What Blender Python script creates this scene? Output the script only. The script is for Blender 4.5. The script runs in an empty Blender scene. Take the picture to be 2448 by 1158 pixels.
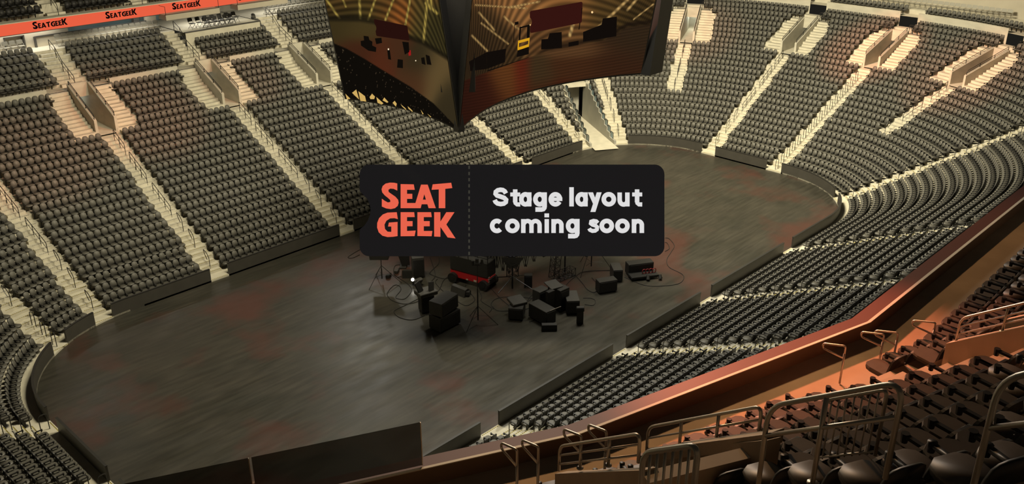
import bpy, math, random
import numpy as np
from mathutils import Vector, Matrix
random.seed(4); rng = np.random.RandomState(7)
SC = bpy.context.scene
COL = SC.collection
PI = math.pi
# ------------------------------------------------------------------ camera (fitted to the ice-rink sized event floor)
F, TH, YAW = 2216.8, math.radians(24.1009), math.radians(43.8247)
CAM = np.array([-42.92, -41.19, 28.41])
FW = np.array([math.cos(TH)*math.cos(YAW), math.cos(TH)*math.sin(YAW), -math.sin(TH)])
RT = np.array([math.sin(YAW), -math.cos(YAW), 0.0])
UP = np.cross(RT, FW)
def ray(u, v): return FW*F + RT*(u-1224) - UP*(v-579)
def at(u, v, z=0.0):
    d = ray(u, v); return CAM + d*((z-CAM[2])/d[2])
def pr(P):
    d = np.asarray(P, float) - CAM
    w = d@FW
    return 1224 + F*(d@RT)/w, 579 - F*(d@UP)/w, w
cd = bpy.data.cameras.new('camera'); co = bpy.data.objects.new('camera', cd); COL.objects.link(co)
cd.sensor_fit = 'HORIZONTAL'; cd.sensor_width = 36.0; cd.lens = F/2448*36.0; cd.clip_start = 0.1; cd.clip_end = 400
M = Matrix(((RT[0], UP[0], -FW[0], CAM[0]), (RT[1], UP[1], -FW[1], CAM[1]), (RT[2], UP[2], -FW[2], CAM[2]), (0, 0, 0, 1)))
co.matrix_world = M
SC.camera = co
# ------------------------------------------------------------------ materials
def s2l(c):
    return tuple(((x/255)/12.92 if x/255 <= .04045 else ((x/255+.055)/1.055)**2.4) for x in c)
def mat(name, col, rough=.6, metal=0.0, var=0.0, scale=3.0, spec=.5, col2=None, stretch=(1, 1, 1)):
    m = bpy.data.materials.new(name); m.use_nodes = True
    nt = m.node_tree; b = nt.nodes['Principled BSDF']
    b.inputs['Base Color'].default_value = (*col, 1); b.inputs['Roughness'].default_value = rough
    b.inputs['Metallic'].default_value = metal; b.inputs['Specular IOR Level'].default_value = spec
    if var > 0:
        tc = nt.nodes.new('ShaderNodeTexCoord'); mp = nt.nodes.new('ShaderNodeMapping'); mp.inputs['Scale'].default_value = stretch
        n = nt.nodes.new('ShaderNodeTexNoise'); n.inputs['Scale'].default_value = scale; n.inputs['Detail'].default_value = 5
        r = nt.nodes.new('ShaderNodeValToRGB')
        r.color_ramp.elements[0].position = .3; r.color_ramp.elements[1].position = .7
        c2 = col2 or tuple(min(1, x*(1+var)) for x in col)
        r.color_ramp.elements[0].color = (*[x*(1-var) for x in col], 1); r.color_ramp.elements[1].color = (*c2, 1)
        nt.links.new(tc.outputs['Object'], mp.inputs['Vector']); nt.links.new(mp.outputs['Vector'], n.inputs['Vector'])
        nt.links.new(n.outputs['Fac'], r.inputs['Fac']); nt.links.new(r.outputs['Color'], b.inputs['Base Color'])
    return m
def emis(name, col, strength=1.0, attr=None):
    m = bpy.data.materials.new(name); m.use_nodes = True
    nt = m.node_tree; nt.nodes.remove(nt.nodes['Principled BSDF'])
    e = nt.nodes.new('ShaderNodeEmission'); e.inputs['Color'].default_value = (*col, 1); e.inputs['Strength'].default_value = strength
    if attr:
        a = nt.nodes.new('ShaderNodeAttribute'); a.attribute_name = attr; nt.links.new(a.outputs['Color'], e.inputs['Color'])
    nt.links.new(e.outputs[0], nt.nodes['Material Output'].inputs[0])
    return m
MT = {}
MT['conc'] = mat('concrete', (.52, .485, .385), .75, var=.10, scale=1.3)
MT['conc_wall'] = mat('concrete_wall', (.46, .43, .345), .7, var=.12, scale=.9, stretch=(1, 1, 2))
MT['tunnel'] = mat('tunnel_wall', (.36, .35, .30), .45, var=.15, scale=.6)
MT['seat'] = mat('charcoal_seat', (.098, .093, .078), .62, var=.06, scale=8)
MT['seat_pan'] = mat('charcoal_seat_pan', (.086, .081, .066), .55, var=.06, scale=8)
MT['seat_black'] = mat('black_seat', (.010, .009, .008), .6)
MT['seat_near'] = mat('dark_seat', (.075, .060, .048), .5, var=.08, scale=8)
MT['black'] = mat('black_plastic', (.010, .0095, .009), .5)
MT['blackmetal'] = mat('black_metal', (.014, .013, .012), .42, metal=.0)
MT['steel'] = mat('brushed_rail_steel', (.46, .42, .36), .38, metal=.75)
MT['dash'] = mat('dasher_board', (.050, .046, .038), .5, var=.10, scale=1.5)
MT['dashcap'] = mat('dasher_cap', (.018, .017, .015), .5)
MT['yellow'] = mat('yellow_nosing', (.62, .50, .06), .6)
MT['fold'] = mat('beige_folding_chair', (.26, .245, .195), .55)
MT['foldleg'] = mat('folding_chair_frame', (.20, .19, .16), .45, metal=.3)
MT['foldblack'] = mat('black_folding_chair', (.016, .015, .014), .5)
MT['beige'] = mat('beige_panel', (.40, .36, .28), .6, var=.05, scale=.7)
MT['glassblue'] = mat('blue_suite_glass', (.22, .34, .40), .12, var=.25, scale=.35, spec=.8)
MT['darktrim'] = mat('dark_trim', (.045, .042, .036), .55)
MT['gear'] = mat('gear_black', (.017, .016, .014), .5, var=.15, scale=6)
MT['gear2'] = mat('gear_grey', (.035, .033, .029), .5, var=.12, scale=6)
MT['red'] = mat('lift_red', (.42, .012, .016), .45)
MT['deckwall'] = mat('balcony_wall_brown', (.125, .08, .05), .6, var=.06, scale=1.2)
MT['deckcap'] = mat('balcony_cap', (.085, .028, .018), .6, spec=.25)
MT['deckfloor'] = mat('balcony_concrete', (.36, .29, .215), .75, var=.12, scale=1.1)
MT['cable'] = mat('black_cable', (.008, .0075, .007), .6)
MT['coral'] = emis('coral_led', s2l((231, 96, 66)), 1.0)
MT['inkblack'] = emis('led_black', (.004, .003, .003), 1.0)
MT['lamp'] = emis('lamp_white', (1.0, .93, .8), 14)
MT['lampdim'] = emis('lamp_pink', (1.0, .6, .5), 9)
MT['redcable'] = mat('red_cable', (.22, .012, .012), .5)
# ------------------------------------------------------------------ mesh builder
class MB:
    def __init__(s): s.v = []; s.f = []; s.m = []
    def add(s, vs, fs, m=0):
        o = len(s.v); s.v.extend([tuple(map(float, p)) for p in vs])
        for f in fs: s.f.append(tuple(i+o for i in f)); s.m.append(m)
    def box(s, c, size, R=None, m=0):
        c = np.asarray(c, float); h = np.asarray(size, float)/2
        P = np.array([[x, y, z] for x in (-1, 1) for y in (-1, 1) for z in (-1, 1)], float)*h
        if R is not None: P = P@np.asarray(R).T
        s.add(P+c, [(0, 1, 3, 2), (4, 6, 7, 5), (0, 4, 5, 1), (2, 3, 7, 6), (0, 2, 6, 4), (1, 5, 7, 3)], m)
    def bevbox(s, c, size, b=.02, R=None, m=0):
        # box whose vertical edges and top rim are chamfered
        hx, hy, hz = [q/2 for q in size]; b = min(b, hx*.6, hy*.6, hz*.6)
        def ringz(ix, z): return [(-hx+ix+b, -hy+ix, z), (hx-ix-b, -hy+ix, z), (hx-ix, -hy+ix+b, z), (hx-ix, hy-ix-b, z), (hx-ix-b, hy-ix, z), (-hx+ix+b, hy-ix, z), (-hx+ix, hy-ix-b, z), (-hx+ix, -hy+ix+b, z)]
        L = [ringz(b*.7, -hz), ringz(0, -hz+b), ringz(0, hz-b), ringz(b*.7, hz)]
        P = np.array([p for r in L for p in r])
        if R is not None: P = P@np.asarray(R).T
        fs = [tuple(range(7, -1, -1)), tuple(range(24, 32))]
        for k in range(3):
            for i in range(8): fs.append((k*8+i, k*8+(i+1) % 8, (k+1)*8+(i+1) % 8, (k+1)*8+i))
        s.add(P+np.asarray(c, float), fs, m)
    def poly(s, pts, m=0): s.add(pts, [tuple(range(len(pts)))], m)
    def prism(s, out, c, ax, ay, az, d, m=0):
        # outline (2d, ccw) in plane ax/ay at c, extruded by d along az
        c = np.asarray(c, float); ax, ay, az = [np.asarray(q, float) for q in (ax, ay, az)]
        n = len(out); A = [c+ax*x+ay*y for x, y in out]; B = [p+az*d for p in A]
        fs = [tuple(range(n-1, -1, -1)), tuple(range(n, 2*n))]+[(i, (i+1) % n, n+(i+1) % n, n+i) for i in range(n)]
        s.add(A+B, fs, m)
    def cyl(s, a, b, r0, r1=None, n=10, m=0):
        a = np.asarray(a, float); b = np.asarray(b, float); r1 = r0 if r1 is None else r1
        d = b-a; d = d/np.linalg.norm(d); t = np.array([1, 0, 0]) if abs(d[0]) < .8 else np.array([0, 1, 0])
        u = np.cross(d, t); u /= np.linalg.norm(u); w = np.cross(d, u)
        P = [a+(u*math.cos(2*PI*i/n)+w*math.sin(2*PI*i/n))*r0 for i in range(n)]+[b+(u*math.cos(2*PI*i/n)+w*math.sin(2*PI*i/n))*r1 for i in range(n)]
        s.add(P, [tuple(range(n-1, -1, -1)), tuple(range(n, 2*n))]+[(i, (i+1) % n, n+(i+1) % n, n+i) for i in range(n)], m)
    def tube(s, pts, r, n=8, m=0, closed=False):
        pts = [np.asarray(p, float) for p in pts]; N = len(pts); rings = []
        T = []
        for i in range(N):
            a = pts[(i-1) % N] if (i > 0 or closed) else pts[i]; b = pts[(i+1) % N] if (i < N-1 or closed) else pts[i]
            t = b-a; T.append(t/(np.linalg.norm(t)+1e-9))
        ref = np.array([0, 0, 1.0]) if abs(T[0][2]) < .9 else np.array([1.0, 0, 0])
        u = np.cross(T[0], ref); u /= np.linalg.norm(u)
        P = []
        for i in range(N):
            u = u-T[i]*(u@T[i]); u /= np.linalg.norm(u)+1e-9; w = np.cross(T[i], u)
            P += [pts[i]+(u*math.cos(2*PI*k/n)+w*math.sin(2*PI*k/n))*r for k in range(n)]
        fs = []
        for i in range(N if closed else N-1):
            j = (i+1) % N
            fs += [(i*n+k, i*n+(k+1) % n, j*n+(k+1) % n, j*n+k) for k in range(n)]
        if not closed: fs += [tuple(range(n-1, -1, -1)), tuple((N-1)*n+k for k in range(n))]
        s.add(P, fs, m)
    def build(s, name, mats, parent=None, smooth=False):
        me = bpy.data.meshes.new(name)
        v = s.v
        if parent is not None:
            L = parent.location; v = [(x-L[0], y-L[1], z-L[2]) for x, y, z in v]
        me.from_pydata(v, [], s.f)
        mats = mats if isinstance(mats, (list, tuple)) else [mats]
        for q in mats: me.materials.append(MT[q] if isinstance(q, str) else q)
        if len(mats) > 1: me.polygons.foreach_set('material_index', s.m)
        if smooth: me.polygons.foreach_set('use_smooth', [True]*len(me.polygons))
        me.update()
        o = bpy.data.objects.new(name, me); COL.objects.link(o)
        if parent is not None: o.parent = parent
        return o
def tag(o, label=None, cat=None, group=None, kind=None):
    if label: o['label'] = label
    if cat: o['category'] = cat
    if group: o['group'] = group
    if kind: o['kind'] = kind
    return o
def thing(name, label, cat, loc, group=None):
    o = bpy.data.objects.new(name, None); COL.objects.link(o); o.location = tuple(map(float, loc)); o.empty_display_size = .2
    return tag(o, label, cat, group)
def struct(mb, name, mats, label, smooth=False):
    return tag(mb.build(name, mats, smooth=smooth), label, 'structure', kind='structure')
def fillet(pts, r, n=5):
    pts = [np.asarray(p, float) for p in pts]; out = [pts[0]]
    for i in range(1, len(pts)-1):
        a, b, c = pts[i-1], pts[i], pts[i+1]; u = a-b; w = c-b; lu, lw = np.linalg.norm(u), np.linalg.norm(w)
        q = min(r, lu*.49, lw*.49); p0 = b+u/lu*q; p1 = b+w/lw*q
        for k in range(n+1):
            t = k/n; out.append(p0*(1-t)**2+b*2*t*(1-t)+p1*t*t)
    out.append(pts[-1]); return out
def rotz(a): c, s_ = math.cos(a), math.sin(a); return np.array([[c, -s_, 0], [s_, c, 0], [0, 0, 1]])
def rotx(a): c, s_ = math.cos(a), math.sin(a); return np.array([[1, 0, 0], [0, c, -s_], [0, s_, c]])
def roty(a): c, s_ = math.cos(a), math.sin(a); return np.array([[c, 0, s_], [0, 1, 0], [-s_, 0, c]])
ORD = ['', 'first', 'second', 'third', 'fourth', 'fifth', 'sixth', 'seventh', 'eighth', 'ninth', 'tenth', 'eleventh', 'twelfth', 'thirteenth', 'fourteenth', 'fifteenth', 'sixteenth', 'seventeenth', 'eighteenth', 'nineteenth', 'twentieth']
ORD += ['twenty-'+q for q in ORD[1:10]]+['thirtieth']+['thirty-'+q for q in ORD[1:10]]+['fortieth']+['forty-'+q for q in ORD[1:10]]
# ------------------------------------------------------------------ the bowl: rows are offsets of the rink outline
L2, W2, RC = 30.48, 12.95, 8.6
CX, CY = L2-RC, W2-RC
def tz(k): return .12+.395*k
def sf(k): return .5+.84*k
U = []
def _seg(reg, a, b, step):
    n = max(2, int(round(abs(b-a)/step)))
    for i in range(n): U.append((reg, a+(b-a)*i/n))
_seg(0, -CY, CY, .15); _seg(1, 180, 90, .45); _seg(2, -CX, CX, .15); _seg(3, 90, 0, .45)
_seg(4, CY, -CY, .15); _seg(5, 0, -90, .45); _seg(6, CX, -CX, .15); _seg(7, -90, -180, .45)
REG = np.array([u[0] for u in U]); PAR = np.array([u[1] for u in U])
def ring(s):
    P = np.zeros((len(U), 2)); N = np.zeros((len(U), 2))
    a = np.radians(PAR); r = RC+s
    for g, (nx, ny) in ((0, (-1, 0)), (2, (0, 1)), (4, (1, 0)), (6, (0, -1))):
        k = REG == g
        N[k] = (nx, ny)
        if g in (0, 4): P[k, 0] = nx*(L2+s); P[k, 1] = PAR[k]
        else: P[k, 1] = ny*(W2+s); P[k, 0] = PAR[k]
    for g, (cx, cy) in ((1, (-CX, CY)), (3, (CX, CY)), (5, (CX, -CY)), (7, (-CX, -CY))):
        k = REG == g
        N[k, 0] = np.cos(a[k]); N[k, 1] = np.sin(a[k]); P[k] = np.array([cx, cy])+N[k]*r
    return P, N
def sdist(p):
    qx, qy = abs(p[0])-CX, abs(p[1])-CY
    return math.hypot(max(qx, 0), max(qy, 0))+min(max(qx, qy), 0)-RC
class Aisle:
    def __init__(s, name, p0, d, w=1.2, k0=0, vom=0, kend=22):
        s.name = name; s.p0 = np.array(p0, float); s.d = np.array(d, float)/np.linalg.norm(d); s.n = np.array([s.d[1], -s.d[0]])
        s.w = w; s.k0 = k0; s.vom = vom; s.kend = kend
    def lat(s, P): return (P-s.p0)@s.n
    def al(s, P): return (P-s.p0)@s.d
    def atS(s, S):      # point on the centre line at row offset S
        lo, hi = -6.0, 60.0
        for _ in range(50):
            m = (lo+hi)/2
            if sdist(s.p0+s.d*m) < S: lo = m
            else: hi = m
        return s.p0+s.d*lo
def rad(cx, cy, deg, extra=0): 
    a = math.radians(deg); return (cx+RC*math.cos(a), cy+RC*math.sin(a)), (math.cos(a+math.radians(extra)), math.sin(a+math.radians(extra)))
AI = []
for nm, x in (('far side first', -15.5), ('far side second', -4.72), ('far side third', 4.72), ('far side fourth', 15.45)):
    AI.append(Aisle(nm, (x, W2), (.03, 1), vom=1))
p, d = rad(CX, CY, 77.3); AI.append(Aisle('tunnel left', p, d))
p, d = rad(CX, CY, 52.2); AI.append(Aisle('tunnel right', p, d))
p, d = rad(CX, CY, 27); AI.append(Aisle('far corner upper', p, d, k0=8, vom=1, kend=23))
AI.append(Aisle('far end left', (L2, 3.45), (1, .075), vom=1, kend=23))
AI.append(Aisle('far end right', (L2, -3.45), (1, -.055), vom=1, kend=23))
p, d = rad(CX, -CY, -21); AI.append(Aisle('right corner upper', p, d, k0=8, vom=1, kend=23))
AI.append(Aisle('right corner', (27.6, -11.05), (7.2, -8.4)))
for nm, x in (('near side first', 15.5), ('near side second', 4.7), ('near side third', -4.48), ('near side fourth', -15.2)):
    AI.append(Aisle(nm, (x, -W2), (0, -1)))
AI.append(Aisle('left corner', (-23.7, 12.75), (-.06, 1), vom=0))
AI.append(Aisle('left corner front', (-27.02, 11.1), (-.2, 1)))
AI.append(Aisle('left end upper', (-L2, 3.45), (-1, 0))); AI.append(Aisle('left end lower', (-L2, -3.45), (-1, 0)))
TUN = Aisle('tunnel', (25.35, 12.0), (6.2, 10.2), w=2.3)
AX = {a.name: a for a in AI}
FAR = ((REG == 3) & (PAR < 63)) | (REG == 4) | ((REG == 5) & (PAR > -62))
def nrows(): return np.where(FAR, 26, 23)
NR = nrows()
def openmask(P, k):
    m = np.ones(len(P), bool)
    for a in AI:
        if a.vom and 18 <= k <= a.kend: m &= ~((np.abs(a.lat(P)) < .78) & (a.al(P) > 0))
    if k <= 9: m &= ~((np.abs(TUN.lat(P)) < 1.2) & (TUN.al(P) > -3) & (TUN.al(P) < 11))
    return m
def seatmask(P, k):
    m = openmask(P, k) & (k < NR)
    for a in AI:
        if k < a.k0: continue
        l = np.abs(a.lat(P)); f = a.al(P) > -3
        w = a.w/2+.02
        if a.vom and 17 <= k < a.kend: w = 2.45
        elif a.vom and k == a.kend: w = 2.0
        elif a.vom and k > a.kend: w = .75
        m &= ~((l < w) & f)
    if k <= 9: m &= ~((np.abs(TUN.lat(P)) < 1.42) & (TUN.al(P) > -3) & (TUN.al(P) < 12))
    return m
class Strips:
    def __init__(s): s.V = []; s.Fc = []; s.n = 0
    def strip(s, A, za, B, zb, mask):
        N = len(A); i = np.where(mask & np.roll(mask, -1))[0]
        if len(i) == 0: return
        V = np.zeros((2*N, 3)); V[:N, :2] = A; V[:N, 2] = za; V[N:, :2] = B; V[N:, 2] = zb
        j = (i+1) % N
        s.V.append(V); s.Fc.append(np.stack([i, j, j+N, i+N], 1)+s.n); s.n += 2*N
    def build(s, name, mats, label):
        V = np.concatenate(s.V); Fc = np.concatenate(s.Fc)
        used = np.unique(Fc); remap = -np.ones(len(V), int); remap[used] = np.arange(len(used))
        me = bpy.data.meshes.new(name); me.from_pydata(V[used].tolist(), [], remap[Fc].tolist())
        me.materials.append(MT[mats]); me.update()
        o = bpy.data.objects.new(name, me); COL.objects.link(o)
        return tag(o, label, 'structure', kind='structure')
def dbl(me): pass
tr = Strips()
for k in range(26):
    m = openmask(ring(sf(k)+.4)[0], k) & (k < NR)
    A, _ = ring(.0 if k == 0 else sf(k)); B, _ = ring(sf(k+1)+.03)
    tr.strip(A, tz(k), B, tz(k), m)
    A2, _ = ring(.0 if k == 0 else sf(k)); tr.strip(A2, 0 if k == 0 else tz(k-1)-.02, A2, tz(k), m)
tr.build('seating_tier', 'conc', 'pale concrete seating tiers stepping up around the event floor')
# walls that close the tiers, with the upper rows behind them
wl = Strips()
Pw, _ = ring(19.9); Pw2, _ = ring(20.12)
near23 = ~FAR
def upper_gap(P, w0, w1):
    g = np.zeros(len(P), bool)
    for a in AI:
        if a.vom or a.name == 'left corner': g |= (np.abs(a.lat(P)) > w0) & (np.abs(a.lat(P)) < w1) & (a.al(P) > 0)
    return g
stairgap = upper_gap(Pw, .88, 2.4)
vomgap = upper_gap(Pw, -1, .88)
m = near23 & ~stairgap & ~vomgap
wl.strip(Pw, tz(22), Pw, 10.02, m); wl.strip(Pw, 10.02, Pw2, 10.02, m); wl.strip(Pw2, 10.02, Pw2, 9.6, m)
m2 = near23 & vomgap
wl.strip(Pw, 9.0, Pw, 10.12, m2); wl.strip(Pw, 10.12, Pw2, 10.12, m2); wl.strip(Pw2, 10.12, Pw2, 9.6, m2); wl.strip(Pw, 9.0, Pw2, 9.0, m2)
Pe, _ = ring(22.32); Pe2, _ = ring(22.6)
eg = np.zeros(len(Pe), bool)
for a in AI:
    if a.vom and a.kend == 23: eg |= (np.abs(a.lat(Pe)) < .8) & (a.al(Pe) > 0)
wl.strip(Pe, tz(25), Pe, 11.45, FAR & ~eg); wl.strip(Pe, 11.45, Pe2, 11.45, FAR & ~eg)
wl.build('wall_tier_back', 'conc_wall', 'concrete parapet wall behind the top rows of the lower seating')
# lintels over the entrances of the far end
lt = MB()
for a in AI:
    if a.vom and a.kend == 23:
        c = a.atS(sf(24)+.02); R = np.array([[a.n[0], a.d[0], 0], [a.n[1], a.d[1], 0], [0, 0, 1]])
        lt.box((*c, 9.35), (1.76, .2, 1.1), R)
struct(lt, 'trim_1', 'conc_wall', 'concrete lintels over the stairway entrances of the far end')
# upper rows above the parapet
UZ0, UR = 9.62, .46
def us(j): return 20.12 if j == 0 else 20.7+.84*j
up_ = Strips()
XP = ring(21.0)[0]
block = (REG == 2) & (np.abs(PAR) < 3.75)           # the middle block of the far side has a platform instead of rows 3..
def umask(j):
    k = near23 & ((REG == 2) | ((REG == 1) & (PAR < 130)) | ((REG == 3) & (PAR > 63)))
    return k & ~(block & (j >= 3))
for j in range(5):
    m = umask(j); A, _ = ring(us(j)); B, _ = ring(us(j+1)+.03)
    up_.strip(A, UZ0+UR*j, B, UZ0+UR*j, m)
    if j: up_.strip(A, UZ0+UR*(j-1)-.02, A, UZ0+UR*j, m)
PZ = 11.92
A, _ = ring(us(5)); B, _ = ring(31.5); full = near23 & ((REG == 2) | (REG == 1) | (REG == 3))
up_.strip(A, PZ, B, PZ, full & ~block); up_.strip(A, UZ0+UR*4-.02, A, PZ, full & ~block)
A, _ = ring(us(3)); up_.strip(A, PZ, B, PZ, block); up_.strip(A, UZ0+UR*2-.02, A, PZ, block)
# upper rows of the far end
A, _ = ring(22.55); B, _ = ring(24.1); C_, _ = ring(27.5)
up_.strip(A, 11.0, B, 11.0, FAR); up_.strip(B, 11.0, B, 11.45, FAR); up_.strip(B, 11.45, C_, 11.45, FAR)
up_.build('seating_tier_upper', 'conc', 'pale concrete upper rows and concourse platform above the parapet')
bw = Strips(); A, _ = ring(27.5); bw.strip(A, 11.4, A, 19, FAR | ((REG == 3) & (PAR < 75)) | (REG == 5))
bw.build('wall_far_end', 'beige', 'tall olive concrete wall behind the far end seats')
# stairs: half steps with dashed nosings
def dashes(mb, c, n, d, w, z, m):
    q = int(w/.12)
    for i in range(q):
        x = -w/2+.06+i*.12+.01
        a = np.array([*c, 0])+np.array([*n, 0])*x; t = np.array([*n, 0])*.035; e = np.array([*d, 0])*.045
        p = [a-t, a+t, a+t+e, a-t+e]
        mb.poly([(r[0], r[1], z) for r in p][::-1] if False else [(r[0], r[1], z) for r in p], m)
def band(mb, c, n, d, w, z, m):
    a = np.array([*c, 0]); t = np.array([*n, 0])*w/2; e = np.array([*d, 0])*.05
    mb.poly([((r)[0], (r)[1], z) for r in (a-t, a+t, a+t+e, a-t+e)], m)
for a in AI:
    mb = MB(); R = np.array([[a.n[0], a.d[0], 0], [a.n[1], a.d[1], 0], [0, 0, 1]])
    ktop = 17 if a.vom else 22
    for k in range(a.k0, 25 if a.vom else 23):
        lanes = [(0, a.w)]
        if a.vom and k >= 17:
            if k > a.kend: break
            lanes = [(-1.68, 1.5), (1.68, 1.5)]
        f0 = a.atS(sf(k)); dirs = sf(k+1)
        f1 = a.atS(dirs); L = np.linalg.norm(f1-f0)
        for off, w in lanes:
            c0 = f0+a.n*off; c1 = f1+a.n*off
            hc = c1-a.d*L*.25
            mb.box((*hc, tz(k)+.098), (w, L*.5, .197), R, 0)
            for cc, z in ((c0, tz(k)+.004), (c1-a.d*L*.5, tz(k)+.2015)):
                if k == 0 and z < .2: cc = a.atS(.05)
                band(mb, cc, a.n, a.d, w, z, 2 if (k < 5 or 'near' in a.name or 'right corner' == a.name) else 0)
                dashes(mb, cc, a.n, a.d, w, z+.003, 1)
    struct(mb, 'aisle_stairs', ['conc', 'darktrim', 'yellow'], 'concrete aisle stairs of the '+a.name+' staircase, with dashed nosings')
# upper stairs
for a in AI:
    if not (a.vom and a.kend == 22 or a.name == 'left corner'): continue
    mb = MB(); R = np.array([[a.n[0], a.d[0], 0], [a.n[1], a.d[1], 0], [0, 0, 1]])
    for j in range(5):
        if a.name.endswith('zz'): break
        f1 = a.atS(us(j+1)); hc = f1-a.d*.21
        mb.box((*hc, UZ0+UR*j+.115), (1.7, .42, .23), R)
    for k in (22,):
        for off in (-1.68, 1.68):
            for q in range(3):
                c = a.atS(19.82-.28*q)+a.n*off; mb.box((*c, tz(22)+(.8-.25*q)/2), (1.5, .28, .8-.25*q), R)
    struct(mb, 'aisle_stairs', ['conc'], 'short concrete stairs above the '+a.name+' entrance')
# entrances (vomitories): walls, floor, rails
def handrail_mesh(mb, base, h=.86, mid=.45, r=.026, m=0, n=6):
    base = [np.asarray(b, float) for b in base]; z = np.array([0, 0, 1.0])
    for b in base[1:-1]: mb.cyl(b, b+z*h, r, n=n, m=m)
    top = fillet([base[0]]+[b+z*h for b in base]+[base[-1]], .12, 3)
    mb.tube(top, r, n=n, m=m)
    if mid: mb.tube([b+z*mid for b in base], r*.8, n=n, m=m)
for a in AI:
    if not a.vom: continue
    mb = MB(); R = np.array([[a.n[0], a.d[0], 0], [a.n[1], a.d[1], 0], [0, 0, 1]])
    s0, s1 = sf(18)+.05, (19.95 if a.kend == 22 else sf(24)+.1)
    p0 = a.atS(s0); p1 = a.atS(s1); zf = tz(17)+.16; zt0, zt1 = zf+1.12, (10.12 if a.kend == 22 else 9.95)
    e = np.array([*a.d, 0.0])
    for sd in (-1, 1):
        i0 = p0+a.n*sd*.66; i1 = p1+a.n*sd*.66; o0 = p0+a.n*sd*.87; o1 = p1+a.n*sd*.87
        vs = [(*i0, zf-.3), (*i1, zf-.3), (*i1, zt1), (*i0, zt0), (*o0, zf-.3), (*o1, zf-.3), (*o1, zt1), (*o0, zt0)]
        fs = [(0, 1, 2, 3), (7, 6, 5, 4), (3, 2, 6, 7), (0, 3, 7, 4), (1, 5, 6, 2)]
        mb.add(vs, fs, 0)
    # floor, passage beyond and its ceiling
    q1 = p1+a.d*3.2
    A_, B_ = p0-a.d*.35, q1
    mb.add([(*(A_-a.n*.66), zf), (*(A_+a.n*.66), zf), (*(B_+a.n*.66), zf), (*(B_-a.n*.66), zf)], [(0, 1, 2, 3)], 1)
    for sd in (-1, 1):
        mb.add([(*(p1+a.n*sd*.66), zf), (*(q1+a.n*sd*.66), zf), (*(q1+a.n*sd*.66), zf+2.2), (*(p1+a.n*sd*.66), zf+2.2)], [(0, 1, 2, 3)], 0)
    mb.add([(*(q1-a.n*.66), zf), (*(q1+a.n*.66), zf), (*(q1+a.n*.66), zf+2.2), (*(q1-a.n*.66), zf+2.2)], [(0, 1, 2, 3)], 0)
    mb.add([(*(p1-a.n*.66), zf+2.2), (*(p1+a.n*.66), zf+2.2), (*(q1+a.n*.66), zf+2.2), (*(q1-a.n*.66), zf+2.2)], [(0, 1, 2, 3)], 0)
    struct(mb, 'wall_entrance', ['conc_wall', 'conc'], 'pair of sloping concrete walls flanking the '+a.name+' entrance')
    for sd, nm in ((-1, 'left'), (1, 'right')):
        r_ = MB(); b0 = np.array([*(p0+a.n*sd*.765), zt0]); b1 = np.array([*(p1+a.n*sd*.765), zt1])
        base = [b0+(b1-b0)*t for t in (.03, .33, .66, .98)]
        handrail_mesh(r_, base, h=.34, mid=.17, r=.028)
        tag(r_.build('handrail', 'blackmetal'), 'dark double handrail on the %s wall of the %s entrance' % (nm, a.name), 'handrail', 'handrails on the entrance walls')
# the floor tunnel in the far corner
mb = MB(); z3 = np.array([0, 0, 1.0])
T0 = TUN.p0-TUN.d*1.0; T1 = TUN.p0+TUN.d*11.2
for sd in (-1, 1):
    prev = None
    for k in range(11):
        # stepped top following the rows
        lo, hi = -3.0, 14.0
        def al_at(S, off=sd*1.2):
            l_, h_ = -4.0, 16.0
            for _ in range(40):
                mm = (l_+h_)/2
                if sdist(TUN.p0+TUN.n*off+TUN.d*mm) < S: l_ = mm
                else: h_ = mm
            return l_
        a0, a1 = al_at(sf(k) if k else .05), al_at(sf(k+1))
        A_ = TUN.p0+TUN.n*sd*1.2+TUN.d*a0; B_ = TUN.p0+TUN.n*sd*1.2+TUN.d*a1; O = TUN.n*sd*.22
        zt = tz(k)+.35
        mb.add([(*A_, 0), (*B_, 0), (*B_, zt), (*A_, zt), (*(A_+O), 0), (*(B_+O), 0), (*(B_+O), zt), (*(A_+O), zt)],
               [(0, 1, 2, 3), (7, 6, 5, 4), (3, 2, 6, 7), (0, 3, 7, 4), (1, 5, 6, 2)], 0)
mb.add([(*(T1-TUN.n*1.2), 0), (*(T1+TUN.n*1.2), 0), (*(T1+TUN.n*1.2), 4.6), (*(T1-TUN.n*1.2), 4.6)], [(0, 1, 2, 3)], 0)
mb.box((*(T1+TUN.d*.2), 4.5), (2.9, .5, .5), np.array([[TUN.n[0], TUN.d[0], 0], [TUN.n[1], TUN.d[1], 0], [0, 0, 1]]), 0)
mb.add([(*(T0-TUN.n*1.2), .1), (*(T0+TUN.n*1.2), .1), (*(T1+TUN.n*1.2), .1), (*(T1-TUN.n*1.2), .1)], [(0, 1, 2, 3)], 1)
struct(mb, 'wall_tunnel', ['tunnel', 'conc'], 'smooth concrete side walls and floor of the vehicle tunnel in the far corner')
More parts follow.
